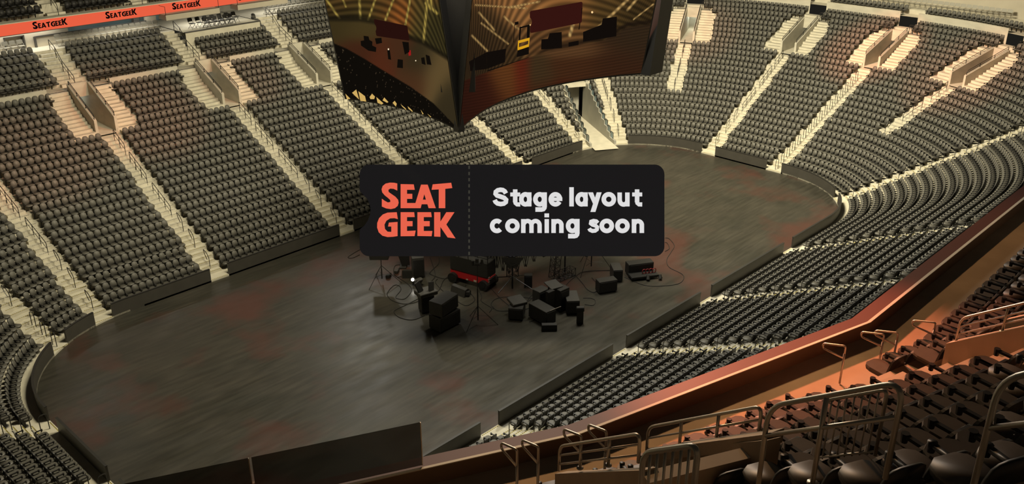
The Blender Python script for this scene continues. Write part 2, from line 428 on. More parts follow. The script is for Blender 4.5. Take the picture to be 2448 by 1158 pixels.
# tunnel guard panels (glass in black frames) and posts
for sd, nm in ((-1, 'left'), (1, 'right')):
    for k in range(0, 9):
        a0 = TUN.p0+TUN.n*sd*1.31; 
        lo = [-2, -1]; 
        l_, h_ = -4.0, 16.0
        for _ in range(40):
            mm = (l_+h_)/2
            if sdist(a0+TUN.d*mm) < sf(k)+.1: l_ = mm
            else: h_ = mm
        g = MB(); A_ = a0+TUN.d*(l_+.06); B_ = a0+TUN.d*(l_+.74); zt = tz(k)+.34
        pts = fillet([(*A_, zt), (*A_, zt+.62), (*B_, zt+.62), (*B_, zt)], .12, 3)
        g.tube(pts, .03, n=6, m=0)
        g.add([(*A_, zt), (*B_, zt), (*B_, zt+.58), (*A_, zt+.58)], [(0, 1, 2, 3)], 1)
        tag(g.build('guard_panel', ['blackmetal', 'glassblue']), 'glass guard panel in black frame, %s from the floor, tunnel %s side' % (ORD[k+1], nm), 'guard panel', 'guard panels along the tunnel')
# dashers around the floor
def in_gap(P):
    g = np.zeros(len(P), bool)
    for a in AI:
        if a.k0 == 0: g |= (np.abs(a.lat(P)) < a.w/2) & (np.abs(a.al(P)) < 3)
    g |= (np.abs(TUN.lat(P)) < 1.3) & (np.abs(TUN.al(P)) < 3)
    return g
P0, N0 = ring(0.0); P1, _ = ring(.10); free = ~in_gap(P0)
st = np.where(free & ~np.roll(free, 1))[0]; nU = len(U)
dash_names = []
for s_ in st:
    idx = [s_]
    while free[(idx[-1]+1) % nU] and len(idx) < nU: idx.append((idx[-1]+1) % nU)
    if len(idx) < 3: continue
    # thin straight parts
    keep = [i for q, i in enumerate(idx) if q in (0, len(idx)-1) or REG[i] % 2 == 1 or q % 12 == 0]
    mid = P0[idx[len(idx)//2]]
    c = P0[keep[0]]
    mb = MB(); n = len(keep)
    for za, zb, m, A, B in ((0, .96, 0, P0, P1), (.96, .995, 1, P0-N0*.015, P1+N0*.015)):
        vs = [(*A[i], za) for i in keep]+[(*A[i], zb) for i in keep]+[(*B[i], za) for i in keep]+[(*B[i], zb) for i in keep]
        fs = []
        for q in range(n-1):
            fs += [(q, q+1, n+q+1, n+q), (2*n+q+1, 2*n+q, 3*n+q, 3*n+q+1), (n+q, n+q+1, 3*n+q+1, 3*n+q)]
        fs += [(0, n, 3*n, 2*n), (n-1, 3*n-1, 4*n-1, 2*n-1)]
        mb.add(vs, fs, m)
    ang = math.degrees(math.atan2(mid[1], mid[0]))
    struct(mb, 'wall_dasher', ['dash', 'dashcap'], 'low dark dasher board edging the event floor between two staircases')
# event floor
mb = MB(); P, _ = ring(.02); sel = list(range(0, nU, 2))
mb.poly([(*P[i], 0.0) for i in sel][::-1]); fl = mb.build('floor', 'conc')
# ------------------------------------------------------------------ stadium seats
PITCH = .487
def back_mb(n=8):
    mb = MB(); out = [(-.178, .42), (.178, .42), (.204, .52), (.204, .70)]
    for i in range(1, n):
        a = PI*i/n; c, s_ = math.cos(a), math.sin(a)
        out.append((.204*math.copysign(abs(c)**.72, c), .70+.225*abs(s_)**.72))
    out.append((-.204, .70)); out.append((-.204, .52))
    def pt(x, z, th): return (x, .02+(z-.42)*.24+th-.9*x*x+.03, z)
    N = len(out); A = [pt(x, z, 0) for x, z in out]; B = [pt(x*1.03, z+.006, .045) for x, z in out]
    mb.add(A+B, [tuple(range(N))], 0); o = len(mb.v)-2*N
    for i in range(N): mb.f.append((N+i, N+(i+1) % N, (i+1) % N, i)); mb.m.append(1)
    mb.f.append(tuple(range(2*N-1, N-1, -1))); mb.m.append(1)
    return mb
def pan_mb():
    mb = MB()
    out = [(-.225, .05), (-.232, -.32), (-.20, -.43), (-.11, -.49), (.11, -.49), (.20, -.43), (.232, -.32), (.225, .05)]
    N = len(out); z1 = lambda y: .475-.02*(y+.2)
    A = [(x*.94, y*.96, z1(y)-.10) for x, y in out]; B = [(x, y, z1(y)-.035) for x, y in out]; C_ = [(x*.96, y*.98, z1(y)) for x, y in out]
    mb.add(A+B+C_, [tuple(range(N))], 1)
    for i in range(N): mb.f.append((i+N, (i+1) % N+N, (i+1) % N, i)); mb.m.append(1)
    for i in range(N): mb.f.append((i+2*N, (i+1) % N+2*N, (i+1) % N+N, i+N)); mb.m.append(0)
    mb.f.append(tuple(range(3*N-1, 2*N-1, -1))); mb.m.append(0)
    return mb
def arm_mb(x=-.2435):
    mb = MB(); mb.add([(x-.024, .10, .60), (x+.024, .10, .60), (x+.028, -.26, .60), (x-.028, -.26, .60), (x-.024, .12, .64), (x+.024, .12, .64), (x+.028, -.28, .64), (x-.028, -.28, .64)],
        [(3, 2, 1, 0), (4, 5, 6, 7), (0, 1, 5, 4), (1, 2, 6, 5), (2, 3, 7, 6), (3, 0, 4, 7)])
    mb.add([(x-.018, .10, .48), (x+.018, .10, .48), (x+.018, -.03, .48), (x-.018, -.03, .48), (x-.018, .10, .61), (x+.018, .10, .61), (x+.018, -.05, .61), (x-.018, -.05, .61)],
        [(0, 1, 5, 4), (1, 2, 6, 5), (2, 3, 7, 6), (3, 0, 4, 7)])
    mb.cyl((x, -.30, .535), (x, -.30, .65), .036, .047, 8)
    return mb
def leg_mb(x=-.2435):
    mb = MB(); mb.add([(x-.02, .13, 0), (x+.02, .13, 0), (x+.02, -.01, 0), (x-.02, -.01, 0), (x-.018, .10, .50), (x+.018, .10, .50), (x+.018, -.10, .50), (x-.018, -.10, .50), (x-.018, .05, .30), (x+.018, .05, .30), (x+.018, -.08, .30), (x-.018, -.08, .30)],
        [(0, 1, 9, 8), (8, 9, 5, 4), (1, 2, 10, 9), (9, 10, 6, 5), (2, 3, 11, 10), (10, 11, 7, 6), (3, 0, 8, 11), (11, 8, 4, 7)])
    return mb
def mesh_of(mb, name, m):
    me = bpy.data.meshes.new(name); me.from_pydata(mb.v, [], mb.f); me.materials.append(MT[m])
    if max(mb.m) > 0: me.materials.append(MT['black']); me.polygons.foreach_set('material_index', mb.m)
    me.update(); return me
BK, PN, AR, LG = back_mb(), pan_mb(), arm_mb(), leg_mb()
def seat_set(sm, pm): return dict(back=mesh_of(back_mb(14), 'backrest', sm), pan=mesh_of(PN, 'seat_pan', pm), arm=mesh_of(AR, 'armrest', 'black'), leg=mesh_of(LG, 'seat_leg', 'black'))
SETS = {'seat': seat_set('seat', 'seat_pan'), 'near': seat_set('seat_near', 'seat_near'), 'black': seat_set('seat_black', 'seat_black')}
def merge_template(sm):
    V = []; Fl = []; Mi = []
    for mb, mi in ((BK, 0), (PN, 1), (AR, 2), (LG, 2)):
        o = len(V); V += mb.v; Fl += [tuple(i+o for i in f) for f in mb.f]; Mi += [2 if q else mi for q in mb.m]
    return np.array(V), Fl, Mi
SEATS = []        # dict: pos, ang (x axis direction), scale, set, section, row, idx, last
def place_runs(P, N, mask, z, s_off_label, row, setname, section_fn, pitch=PITCH, closed=True, scale=1.0, minlen=.45):
    n = len(P); st = np.where(mask & ~np.roll(mask, 1))[0]
    d = np.linalg.norm(np.roll(P, -1, 0)-P, axis=1)
    for s_ in st:
        idx = [s_]
        while mask[(idx[-1]+1) % n] and len(idx) < n:
            if not closed and idx[-1]+1 >= n: break
            idx.append((idx[-1]+1) % n)
        if len(idx) < 2: continue
        cum = np.concatenate([[0], np.cumsum(d[idx[:-1]])]); L = cum[-1]
        q = int((L+.05)/pitch)
        if q < 1: continue
        s0 = (L-q*pitch)/2+pitch/2
        xs = np.interp(s0+np.arange(q)*pitch, cum, P[idx, 0]); ys = np.interp(s0+np.arange(q)*pitch, cum, P[idx, 1])
        nx = np.interp(s0+np.arange(q)*pitch, cum, N[idx, 0]); ny = np.interp(s0+np.arange(q)*pitch, cum, N[idx, 1])
        sec = section_fn(idx[len(idx)//2], P[idx[len(idx)//2]], row)
        for i in range(q):
            l_ = math.hypot(nx[i], ny[i])
            SEATS.append(dict(p=(xs[i], ys[i], z), n=(nx[i]/l_, ny[i]/l_), sc=scale, set=setname, sec=sec, row=row, idx=i+1, cnt=q))
LEDGE_PX = [(600, 1205), (1000, 1120), (1485, 990), (2085, 742), (2448, 455), (2600, 330)]
def hidden_by_balcony(u, v): return v > np.interp(u, [a for a, b in LEDGE_PX], [b for a, b in LEDGE_PX])+14
def order_along(P, k):
    # the two staircases a block lies between, for its name
    best = []
    for a in AI:
        if k < a.k0 or a.al(P) < -4: continue
        best.append((abs(a.lat(P)), a))
    return best
def section_lower(i, P, row):
    L = [(a.lat(P), a) for a in AI if row >= a.k0 and a.al(P) > 0 and abs(a.lat(P)) < 24]
    r = sorted([(l, a.name) for l, a in L if l > 0])[:1]; l = sorted([(-l, a.name) for l, a in L if l <= 0])[:1]
    a_ = r[0][1] if r else 'end'; b_ = l[0][1] if l else 'end'
    return a_+' and '+b_ if a_ != b_ else a_
for k in range(26):
    P, N = ring(sf(k)+.70); m = seatmask(ring(sf(k)+.35)[0], k)
    place_runs(P, N, m, tz(k), '', k+1, 'seat', section_lower)
for j in range(5):
    P, N = ring(us(j)+(1.22 if j == 0 else .70)); m = umask(j)
    for a in AI:
        if a.vom or a.name == 'left corner': m &= ~((np.abs(a.lat(P)) < 1.0) & (a.al(P) > 0))
    m &= (REG == 2) | (REG == 1)
    m &= ~((REG == 2) & (np.abs(PAR) > 21.5)*(PAR > 0))
    place_runs(P, N, m, UZ0+UR*j, '', 'u%d' % j, 'seat', lambda i, P, r: 'upper '+section_lower(i, P, 30))
P, N = ring(23.7); m = FAR & (np.abs(AX['far end left'].lat(P)) > .8) & (np.abs(AX['far end right'].lat(P)) > .8)
place_runs(P, N, m, 11.0, '', 'e0', 'seat', lambda i, P, r: 'end upper')
# far side upper deck: black seats above the led ribbon
FD_Y, FD_Z = 36.55, 14.62
def fd_stairs(x): return (-14.75 < x < -13.2) or (-7.75 < x < -6.35) or (-19.6 < x < -18.4) or (-1.0 < x < .4)
for j in range(4):
    xs = np.arange(-26, 12, .1); P = np.stack([xs, np.full(len(xs), FD_Y+.84*j+.62)], 1); N = np.tile([0.0, 1.0], (len(xs), 1))
    mk = np.array([not fd_stairs(x) for x in xs]); mk[0] = mk[-1] = False
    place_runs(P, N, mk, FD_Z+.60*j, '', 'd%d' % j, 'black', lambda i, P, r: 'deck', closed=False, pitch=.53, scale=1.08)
# ------------------------------------------------------------------ the balcony the photo is taken from
ZD, DR, DP = 17.51, .66, .872
DT = [np.array([1.0, 0.0]), np.array([.9681, -.2504]), np.array([.8988, -.4384])]
DN = [np.array([t[1], -t[0]]) for t in DT]
DB = [34.08, 38.88, 42.58]
def dline(off):
    # vertices of the balcony outline pushed outward by off: left end, two bends, right end
    d = [b+off for b in DB]
    def inter(i, j):
        A = np.array([DN[i], DN[j]]); return np.linalg.solve(A, np.array([d[i], d[j]]))
    v12 = inter(1, 2); v01 = inter(0, 1)
    return [v12-DT[2]*9.0, v12, v01, v01+DT[0]*34]
def dense(off, step=.06):
    V = dline(off); P = []; N = []
    for i, sgm in ((0, 2), (1, 1), (2, 0)):
        a, b = V[i], V[i+1]; q = {2: 180, 1: 130, 0: 620}[sgm]
        for k in range(q): P.append(a+(b-a)*k/q); N.append(DN[sgm])
    return np.array(P), np.array(N)
def dz(j): return ZD+DR*j
def dfr(j): return 1.04+DP*j
SLP = DR/DP
# openings in the balcony rows
E1 = np.array([-.07, -1.0]); E1 /= np.linalg.norm(E1)                  # stair direction beside the right entrance
W1a = np.array([-26.28, -36.58]); W2a = np.array([-33.85, -33.43]); RWa = np.array([-32.72, -34.35])
def lat2(P): return (P-np.array([-35.52, -38.41]))@DT[2]
def deck_seat_mask(P, j):
    m = np.ones(len(P), bool)
    x = P[:, 0]-E1[0]/E1[1]*(P[:, 1]+36.6)        # x carried along the stair to y = -36.6
    m &= ~((x > -28.1) & (x < -25.85))
    if j >= 2:
        m &= ~((x > -28.2) & (x < -22.9))
        l2 = lat2(P)
        if j < 9: m &= ~((l2 < 0) & (l2 > -3.4))
    return m
for j in range(0, 11):
    P, N = dense(dfr(j)+.73)
    m = deck_seat_mask(dense(dfr(j)+.4)[0], j)
    m &= P[:, 0] < 2
    if j > 8: m &= P[:, 0] < -30
    m[0] = m[-1] = False
    def sec(i, P_, r, j=j):
        x = P_[0]
        blk = 'right balcony block' if x > -26 else ('middle balcony block' if lat2(P_) > -.5 or j < 2 else 'left balcony block')
        return ORD[j+1]+' row of the '+blk
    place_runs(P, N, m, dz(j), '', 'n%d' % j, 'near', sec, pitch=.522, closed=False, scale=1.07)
def dstrip(mb, o0, z0, o1, z1, m, hole=None):
    A, _ = dense(o0, .2); B, _ = dense(o1, .2); n = min(len(A), len(B))
    V0, V1 = dline(o0), dline(o1)
    for i in range(3):
        q = 60
        for k in range(q):
            a0 = V0[i]+(V0[i+1]-V0[i])*k/q; a1 = V0[i]+(V0[i+1]-V0[i])*(k+1)/q; b0 = V1[i]+(V1[i+1]-V1[i])*k/q; b1 = V1[i]+(V1[i+1]-V1[i])*(k+1)/q
            if hole is not None and hole((a0+b1)/2): continue
            mb.add([(*b0, z1), (*b1, z1), (*a1, z0), (*a0, z0)], [(0, 1, 2, 3)], m)
def vomhole(p):
    q = np.asarray(p); l = (q-W2a)@DT[2]; s_ = (q-W2a)@DN[2]
    if .1 < l < 1.4 and .15 < s_ < 2.9: return True
    x = q[0]-E1[0]/E1[1]*(q[1]+36.6)
    return -26.2 < x < -24.75 and -40.5 < q[1] < -36.7
mb = MB()
dstrip(mb, 0, ZD, dfr(1), ZD, 0)
for j in range(1, 12):
    h = vomhole if j >= 2 else None
    dstrip(mb, dfr(j), dz(j-1)-.02, dfr(j), dz(j), 0, h); dstrip(mb, dfr(j), dz(j), dfr(j+1)+.03, dz(j), 0, h)
struct(mb, 'floor_balcony', 'deckfloor', 'balcony walkway and concrete seating steps under the nearest seats')
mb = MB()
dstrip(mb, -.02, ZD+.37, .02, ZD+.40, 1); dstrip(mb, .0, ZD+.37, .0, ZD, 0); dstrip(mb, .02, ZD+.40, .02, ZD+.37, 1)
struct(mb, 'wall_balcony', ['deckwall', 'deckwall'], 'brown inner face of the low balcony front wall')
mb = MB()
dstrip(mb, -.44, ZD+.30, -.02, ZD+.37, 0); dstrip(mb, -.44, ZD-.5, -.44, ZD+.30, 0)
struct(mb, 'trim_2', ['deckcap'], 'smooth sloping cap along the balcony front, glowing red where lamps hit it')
mb = MB()
dstrip(mb, -.05, ZD+.385, .035, ZD+.405, 0); dstrip(mb, .035, ZD+.405, .035, ZD+.385, 0)
struct(mb, 'trim_3', ['conc_wall'], 'thin pale edge trim on top of the balcony wall')
# stairs beside the right entrance, half steps
def dn_at(p0, e, off_target, i): 
    t = (off_target+DB[i]-p0@DN[i])/(e@DN[i]); return p0+e*t
mb = MB()
R1 = np.array([[DT[1][0], DN[1][0], 0], [DT[1][1], DN[1][1], 0], [0, 0, 1]]); R2 = np.array([[DT[2][0], DN[2][0], 0], [DT[2][1], DN[2][1], 0], [0, 0, 1]])
for j in range(1, 11):
    c = dn_at(np.array([-27.2, -36.6]), DN[1], dfr(j+1)-.21, 1); w = 1.75
    mb.box((*c, dz(j)+.165), (w, .42, .33), R1)
    c2 = dn_at(np.array([-35.2, -36.1]), DN[2], dfr(j+1)-.21, 2)
    mb.box((*c2, dz(j)+.165), (1.5, .42, .33), R2)
struct(mb, 'stair_balcony', ['deckfloor'], 'concrete half steps of the balcony stairs beside the entrance walls')
def wall_along(mb, p, z0, L, n, th, h0, h1, m=0, drop=1.0):
    # a wall running up the slope from p: top follows the rake
    t = np.array([-n[1], n[0]]); q = p+n*L; z1 = z0+SLP*L
    a, b = p, q; c, d = p+t*th, q+t*th
    mb.add([(*a, z0-h0), (*b, z1-h1), (*b, z1), (*a, z0), (*c, z0-h0), (*d, z1-h1), (*d, z1), (*c, z0)],
           [(0, 3, 2, 1), (4, 5, 6, 7), (3, 7, 6, 2), (0, 4, 7, 3), (1, 2, 6, 5)], m)
mb = MB(); wall_along(mb, W1a, 19.51, 4.2, DN[1], .2, 1.6, 2.4); wall_along(mb, W1a+DT[1]*1.62+DN[1]*.12, 19.60, 4.0, DN[1], .2, 1.6, 2.4)
struct(mb, 'wall_entrance', ['deckfloor'], 'pair of raked concrete walls at the right balcony entrance')
mb = MB(); wall_along(mb, W2a, 19.05, 2.75, DN[2], .2, 2.2, 2.6); wall_along(mb, RWa, 19.36, 2.9, DN[2], .2, 2.2, 2.4)
q = W2a+DN[2]*2.75; mb.box((*(q+DT[2]*.72+DN[2]*.1), 20.55), (1.5, .22, 1.1), R2)
struct(mb, 'wall_entrance', ['deckfloor'], 'pair of raked concrete walls at the left balcony entrance')
mb = MB(); c0 = RWa+DT[2]*-.28+DN[2]*.9
wall_along(mb, c0+DT[2]*.12, 20.1, 1.9, DN[2]*.985+DT[2]*.12, .30, .22, .22)
struct(mb, 'trim_4', ['deckfloor'], 'raised concrete kerb in front of the left entrance rail')
# rails ---------------------------------------------------------------
def rail_thing(name, label, top0, L, n, hpost, posts, bars, r=.025, endr=.16, balusters=0, group='steel guard rails on the balcony', drop_l=None):
    e = np.array([*n, SLP]); a = np.asarray(top0, float); b = a+e*L; z = np.array([0, 0, 1.0])
    t = thing(name, label, 'handrail', a-z*hpost, group)
    mb = MB(); mb.tube(fillet([a-z*hpost, a, b, b-z*hpost], endr, 6), r, 10); mb.build('rail_frame', 'steel', t, True)
    for q in posts:
        mb = MB(); c = a+e*L*q; mb.cyl(c-z*hpost, c, r*.95, n=10); mb.cyl(c-z*hpost, c-z*(hpost-.015), r*2.1, n=10); mb.build('post', 'steel', t, True)
    for h in bars:
        mb = MB(); mb.cyl(a-z*h, b-z*h, r*.72 if len(bars) > 1 else r*.9, n=8); mb.build('rail', 'steel', t, True)
    for i in range(balusters):
        q = (i+1)/(balusters+1); mb = MB(); c = a+e*L*q; mb.cyl(c-z*hpost*.97, c-z*.01, r*.5, n=8); mb.build('baluster', 'steel', t, True)
    if balusters:
        mb = MB(); mb.cyl(a-z*hpost*.94, b-z*hpost*.94, r*.7, n=8); mb.build('rail', 'steel', t, True)
    return t
def P3(u, v, D): return CAM+ray(u, v)/F*D
rail_thing('guard_rail', 'three-bar steel rail on the left entrance wall, furthest left', P3(1338, 1068, 14.35), 2.08, DN[1]*.55+DN[2]*.45, .46, (.30, .66), (.17, .34))
rail_thing('guard_rail', 'three-bar steel rail joining the large rail at its right end', P3(1550, 1022, 14.4), 2.16, DN[1], .58, (.33, .66), (.21, .42))
rail_thing('guard_rail', 'tall round-ended steel rail with one middle bar, centre right', P3(1838, 972, 9.4), 1.40, DN[1], 1.02, (.47,), (.36,), r=.027, endr=.24)
rail_thing('gate_rail', 'small steel gate with vertical bars inside the tall rail', P3(1972, 958, 9.95), .70, DN[1], .80, (), (), r=.02, endr=.1, balusters=7)
rail_thing('gate_rail', 'round-topped steel gate with vertical bars at the bottom edge', P3(1538, 1083, 7.9), .63, DN[1]*1.0, .75, (), (), r=.026, endr=.13, balusters=6)
rail_thing('guard_rail', 'steel rail with middle bar cut off by the right edge', P3(2392, 905, 6.5), 1.2, DN[1], 1.15, (.8,), (.42,), r=.025, endr=.2)
rail_thing('guard_rail', 'three-bar steel rail on the right entrance wall', (*(W1a+DT[1]*.1+DN[1]*.12), 20.08), 3.6, DN[1], .50, (.22, .5, .8), (.18, .34))
rail_thing('guard_rail', 'steel rail on the far wall of the right entrance', (*(W1a+DT[1]*1.72+DN[1]*.5), 20.45), 3.4, DN[1], .50, (.25, .5, .8), (.18, .34))
LOOPS = [('first', (2007, 917), (2017, 832)), ('second', (2097.7, 887.7), (2109.6, 794)), ('third', (2130.6, 883.7), (2139.6, 796)), ('fourth', (2219, 858), (2235, 764))]
for nm, b, tp in LOOPS:
    p = at(b[0], b[1], ZD+.02); hgt = .92
    t = thing('loop_rail', 'bent steel loop rail beside the balcony stairs, %s from the left' % nm, 'handrail', p, 'loop rails at the foot of the right balcony stairs')
    z = np.array([0, 0, 1.0]); e = np.array([*(-DN[1]*.85-DT[1]*.25), 0]); e /= np.linalg.norm(e)
    mb = MB(); mb.cyl(p, p+z*hgt*.8, .024, n=8); mb.build('post', 'steel', t, True)
    mb = MB(); mb.tube(fillet([p+z*hgt*.7, p+z*hgt, p+z*(hgt-.12)+e*.48, p+z*(hgt-.24)+e*.48, p+z*(hgt-.30)], .06, 4), .022, 8); mb.build('rail', 'steel', t, True)
for nm, b in (('first', (1236, 1076)), ('second', (1287, 1069)), ('third', (1390, 1043)), ('fourth', (1450, 1032))):
    top = P3(b[0], b[1], 15.2 if b[0] < 1300 else 14.9); p = np.array([top[0], top[1], ZD]); hgt = top[2]-ZD
    t = thing('loop_rail', 'bent steel loop rail near the left entrance wall, %s from the left' % nm, 'handrail', p, 'loop rails by the left entrance')
    z = np.array([0, 0, 1.0]); e = np.array([*(-DN[2]*.9-DT[2]*.3), 0]); e /= np.linalg.norm(e)
    mb = MB(); mb.cyl(p, p+z*hgt*.8, .024, n=8); mb.build('post', 'steel', t, True)
    mb = MB(); mb.tube(fillet([p+z*hgt*.7, p+z*hgt, p+z*(hgt-.10)+e*.42, p+z*(hgt-.22)+e*.42, p+z*(hgt-.34)], .06, 4), .022, 8); mb.build('rail', 'steel', t, True)
# tinted glass screens standing on the balcony front, left
gm = bpy.data.materials.new('tinted_glass'); gm.use_nodes = True; nt = gm.node_tree; nt.nodes.remove(nt.nodes['Principled BSDF'])
tb = nt.nodes.new('ShaderNodeBsdfTransparent'); tb.inputs[0].default_value = (.36, .35, .33, 1)
gl = nt.nodes.new('ShaderNodeBsdfGlossy'); gl.inputs['Color'].default_value = (1, 1, 1, 1); gl.inputs['Roughness'].default_value = .03
mx = nt.nodes.new('ShaderNodeMixShader'); mx.inputs[0].default_value = .02
nt.links.new(tb.outputs[0], mx.inputs[1]); nt.links.new(gl.outputs[0], mx.inputs[2]); nt.links.new(mx.outputs[0], nt.nodes['Material Output'].inputs[0]); MT['tint'] = gm
g0 = at(1026, 1150, ZD+.39); 
g0 = np.array([g0[0], g0[1]]); g0 = g0-DN[2]*((g0@DN[2])-DB[2]+.1)
for i, nm in enumerate(('right', 'left')):
    a = g0-DT[2]*(i*2.95); b = a-DT[2]*2.9
    t = thing('glass_screen', 'dark tinted glass screen on the balcony front, %s' % ('next to the thin bright edge' if i == 0 else 'beyond the orange-lit post'), 'glass screen', (*a, ZD+.39), 'glass screens on the balcony front')
    mb = MB(); R_ = np.array([[DT[2][0], DN[2][0], 0], [DT[2][1], DN[2][1], 0], [0, 0, 1]])
    mb.box((*((a+b)/2), ZD+.39+.46), (2.9, .016, .92), R_); mb.build('pane', 'tint', t)
    mb = MB(); mb.box((*(a+DT[2]*.004), ZD+.39+.46), (.016, .03, .92), R_); mb.build('edge_strip', 'steel', t)
p = g0-DT[2]*2.925
mb = MB(); mb.box((*p, ZD+.3), (.05, .06, 1.0), R2); o = mb.build('glass_post', mat('orange_lit_post', (.42, .17, .07), .5)); tag(o, 'short post coloured as orange-lit between the tinted glass screens', 'post')  # orange light falling on the post is put into its base colour
# which seats show, and which of them are the nearest 300
vis = []
for s in SEATS:
    u, v, w = pr((s['p'][0], s['p'][1], s['p'][2]+.5)); s['uvw'] = (u, v, w)
    inf = -60 < u < 2508 and -60 < v < 1215 and w > 0
    near = s['set'] == 'near'
    hid = (not near) and hidden_by_balcony(u, v)
    s['keep'] = inf and not hid
    # behind the scoreboard or the sign board
    s['cov'] = (not near) and ((885 < u < 1575 and 402 < v < 600) or (800 < u < 1560 and v < 170))
    s['in'] = s['keep'] and 4 < u < 2444 and 4 < v < 1154 and not s['cov']
# every seat that would stand behind the camera line is left out
CANDN = [s for s in SEATS if s['in'] and s['set'] == 'near']
CAND = sorted([s for s in SEATS if s['in'] and s['set'] != 'near'], key=lambda s: s['uvw'][2])
LIM = 300
CHOSEN = CANDN[:LIM]+CAND[:max(0, LIM-len(CANDN))]
ids = set(id(s) for s in CHOSEN)
REST = [s for s in SEATS if s['keep'] and id(s) not in ids]
print('SEATS', len(SEATS), 'kept', sum(s['keep'] for s in SEATS), 'near', len(CANDN), 'rest', len(REST))
def seat_label(s):
    r = s['row']; sec = s['sec']
    if s['set'] == 'near':
        return 'dark brown-lit tip-up seat, %s in the %s' % (ORD[s['idx']], sec)
    if isinstance(r, int):
        return 'charcoal seat, %s in %s row, between %s staircases' % (ORD[s['idx']], ORD[r], sec)
    return 'charcoal seat, %s in the %s row' % (ORD[s['idx']], sec)
first = {}
for s in CHOSEN:
    ms = SETS[s['set']]
    r = bpy.data.objects.new('stadium_seat', None); COL.objects.link(r); r.empty_display_size = .2
    r.location = s['p']; r.rotation_euler = (0, 0, math.atan2(-s['n'][0], s['n'][1])); r.scale = (s['sc'],)*3
    tag(r, seat_label(s), 'seat', 'tip-up seats in the balcony rows in front' if s['set'] == 'near' else 'tip-up seats of the lower seating')
    for nm, key in (('backrest', 'back'), ('seat_pan', 'pan'), ('armrest', 'arm'), ('leg', 'leg')):
        o = bpy.data.objects.new(nm, ms[key]); COL.objects.link(o); o.parent = r
    if s['idx'] == s['cnt']:
        o = bpy.data.objects.new('armrest', ms['arm']); COL.objects.link(o); o.parent = r; o.location = (PITCH, 0, 0)
        o = bpy.data.objects.new('leg', ms['leg']); COL.objects.link(o); o.parent = r; o.location = (PITCH, 0, 0)
TV, TF, TM = merge_template('seat')
def mass(name, lst, mats, label, group=None):
    n = len(lst); nv = len(TV)
    pos = np.array([s['p'] for s in lst]); nn = np.array([s['n'] for s in lst]); sc = np.array([s['sc'] for s in lst])
    tx = np.stack([nn[:, 1], -nn[:, 0]], 1)
    V = np.zeros((n, nv, 3)); T = TV[None]*sc[:, None, None]
    V[:, :, 0] = pos[:, None, 0]+tx[:, None, 0]*T[:, :, 0]+nn[:, None, 0]*T[:, :, 1]
    V[:, :, 1] = pos[:, None, 1]+tx[:, None, 1]*T[:, :, 0]+nn[:, None, 1]*T[:, :, 1]
    V[:, :, 2] = pos[:, None, 2]+T[:, :, 2]
    ls = np.array([len(f) for f in TF]); flat = np.concatenate([np.array(f) for f in TF])
    me = bpy.data.meshes.new(name); me.vertices.add(n*nv); me.vertices.foreach_set('co', V.reshape(-1))
    loops = (flat[None]+(np.arange(n)*nv)[:, None]).reshape(-1); tot = np.tile(ls, n); start = np.concatenate([[0], np.cumsum(tot)[:-1]])
    me.loops.add(len(loops)); me.loops.foreach_set('vertex_index', loops.astype(np.int32))
    me.polygons.add(len(tot)); me.polygons.foreach_set('loop_start', start.astype(np.int32)); me.polygons.foreach_set('loop_total', tot.astype(np.int32))
    for q in mats: me.materials.append(MT[q])
    me.polygons.foreach_set('material_index', np.tile(np.array(TM, np.int32), n)); me.update(calc_edges=True); me.validate()
    o = bpy.data.objects.new(name, me); COL.objects.link(o)
    return tag(o, label, 'seats', group, 'stuff')
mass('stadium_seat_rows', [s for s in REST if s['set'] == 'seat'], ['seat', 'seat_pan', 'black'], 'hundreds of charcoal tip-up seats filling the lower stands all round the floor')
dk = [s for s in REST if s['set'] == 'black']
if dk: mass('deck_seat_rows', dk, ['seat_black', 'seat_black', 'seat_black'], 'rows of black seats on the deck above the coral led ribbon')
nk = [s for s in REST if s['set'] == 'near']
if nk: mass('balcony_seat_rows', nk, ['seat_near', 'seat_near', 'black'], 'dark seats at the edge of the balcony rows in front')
# ------------------------------------------------------------------ letter shapes
LG_ = {   # logo letters, traced in a 3.0987x enlargement of the sign (origin 830,380)
'S': [[(372, 183), (372, 236), (345, 223), (320, 221), (306, 230), (308, 246), (330, 262), (358, 281), (378, 304), (382, 326), (375, 349), (355, 366), (325, 373), (290, 368), (258, 354), (258, 296), (280, 312), (303, 324), (321, 320), (320, 306), (303, 290), (279, 271), (261, 250), (256, 226), (264, 202), (286, 184), (318, 177), (348, 178)]],
'E': [[(397, 188), (494, 190), (501, 230), (444, 230), (444, 260), (483, 260), (483, 297), (444, 297), (444, 328), (512, 328), (499, 366), (397, 366)]],
'A': [[(495, 366), (548, 192), (590, 192), (545, 366)], [(550, 192), (597, 192), (657, 366), (604, 366)], [(536, 303), (610, 303), (621, 337), (525, 337)]],
'T': [[(634, 190), (771, 178), (779, 217), (727, 223), (727, 366), (679, 366), (679, 227), (626, 230)]],
'G': [[(368, 396), (376, 447), (350, 440), (318, 442), (291, 460), (277, 488), (281, 520), (300, 540), (328, 542), (328, 502), (304, 502), (310, 473), (374, 468), (374, 573), (340, 578), (300, 580), (262, 570), (235, 545), (223, 510), (224, 475), (238, 440), (265, 413), (300, 399)]],
'e': [[(397, 396), (497, 396), (501, 432), (444, 432), (444, 462), (485, 462), (485, 500), (444, 500), (444, 535), (508, 532), (500, 573), (397, 574)]],
'f': [[(521, 396), (622, 396), (627, 432), (568, 432), (568, 462), (612, 462), (612, 500), (568, 500), (568, 535), (632, 535), (626, 574), (521, 572)]],
'K': [[(645, 396), (691, 396), (691, 466), (735, 396), (795, 396), (735, 487), (803, 590), (745, 583), (691, 505), (691, 578), (645, 576)]]}
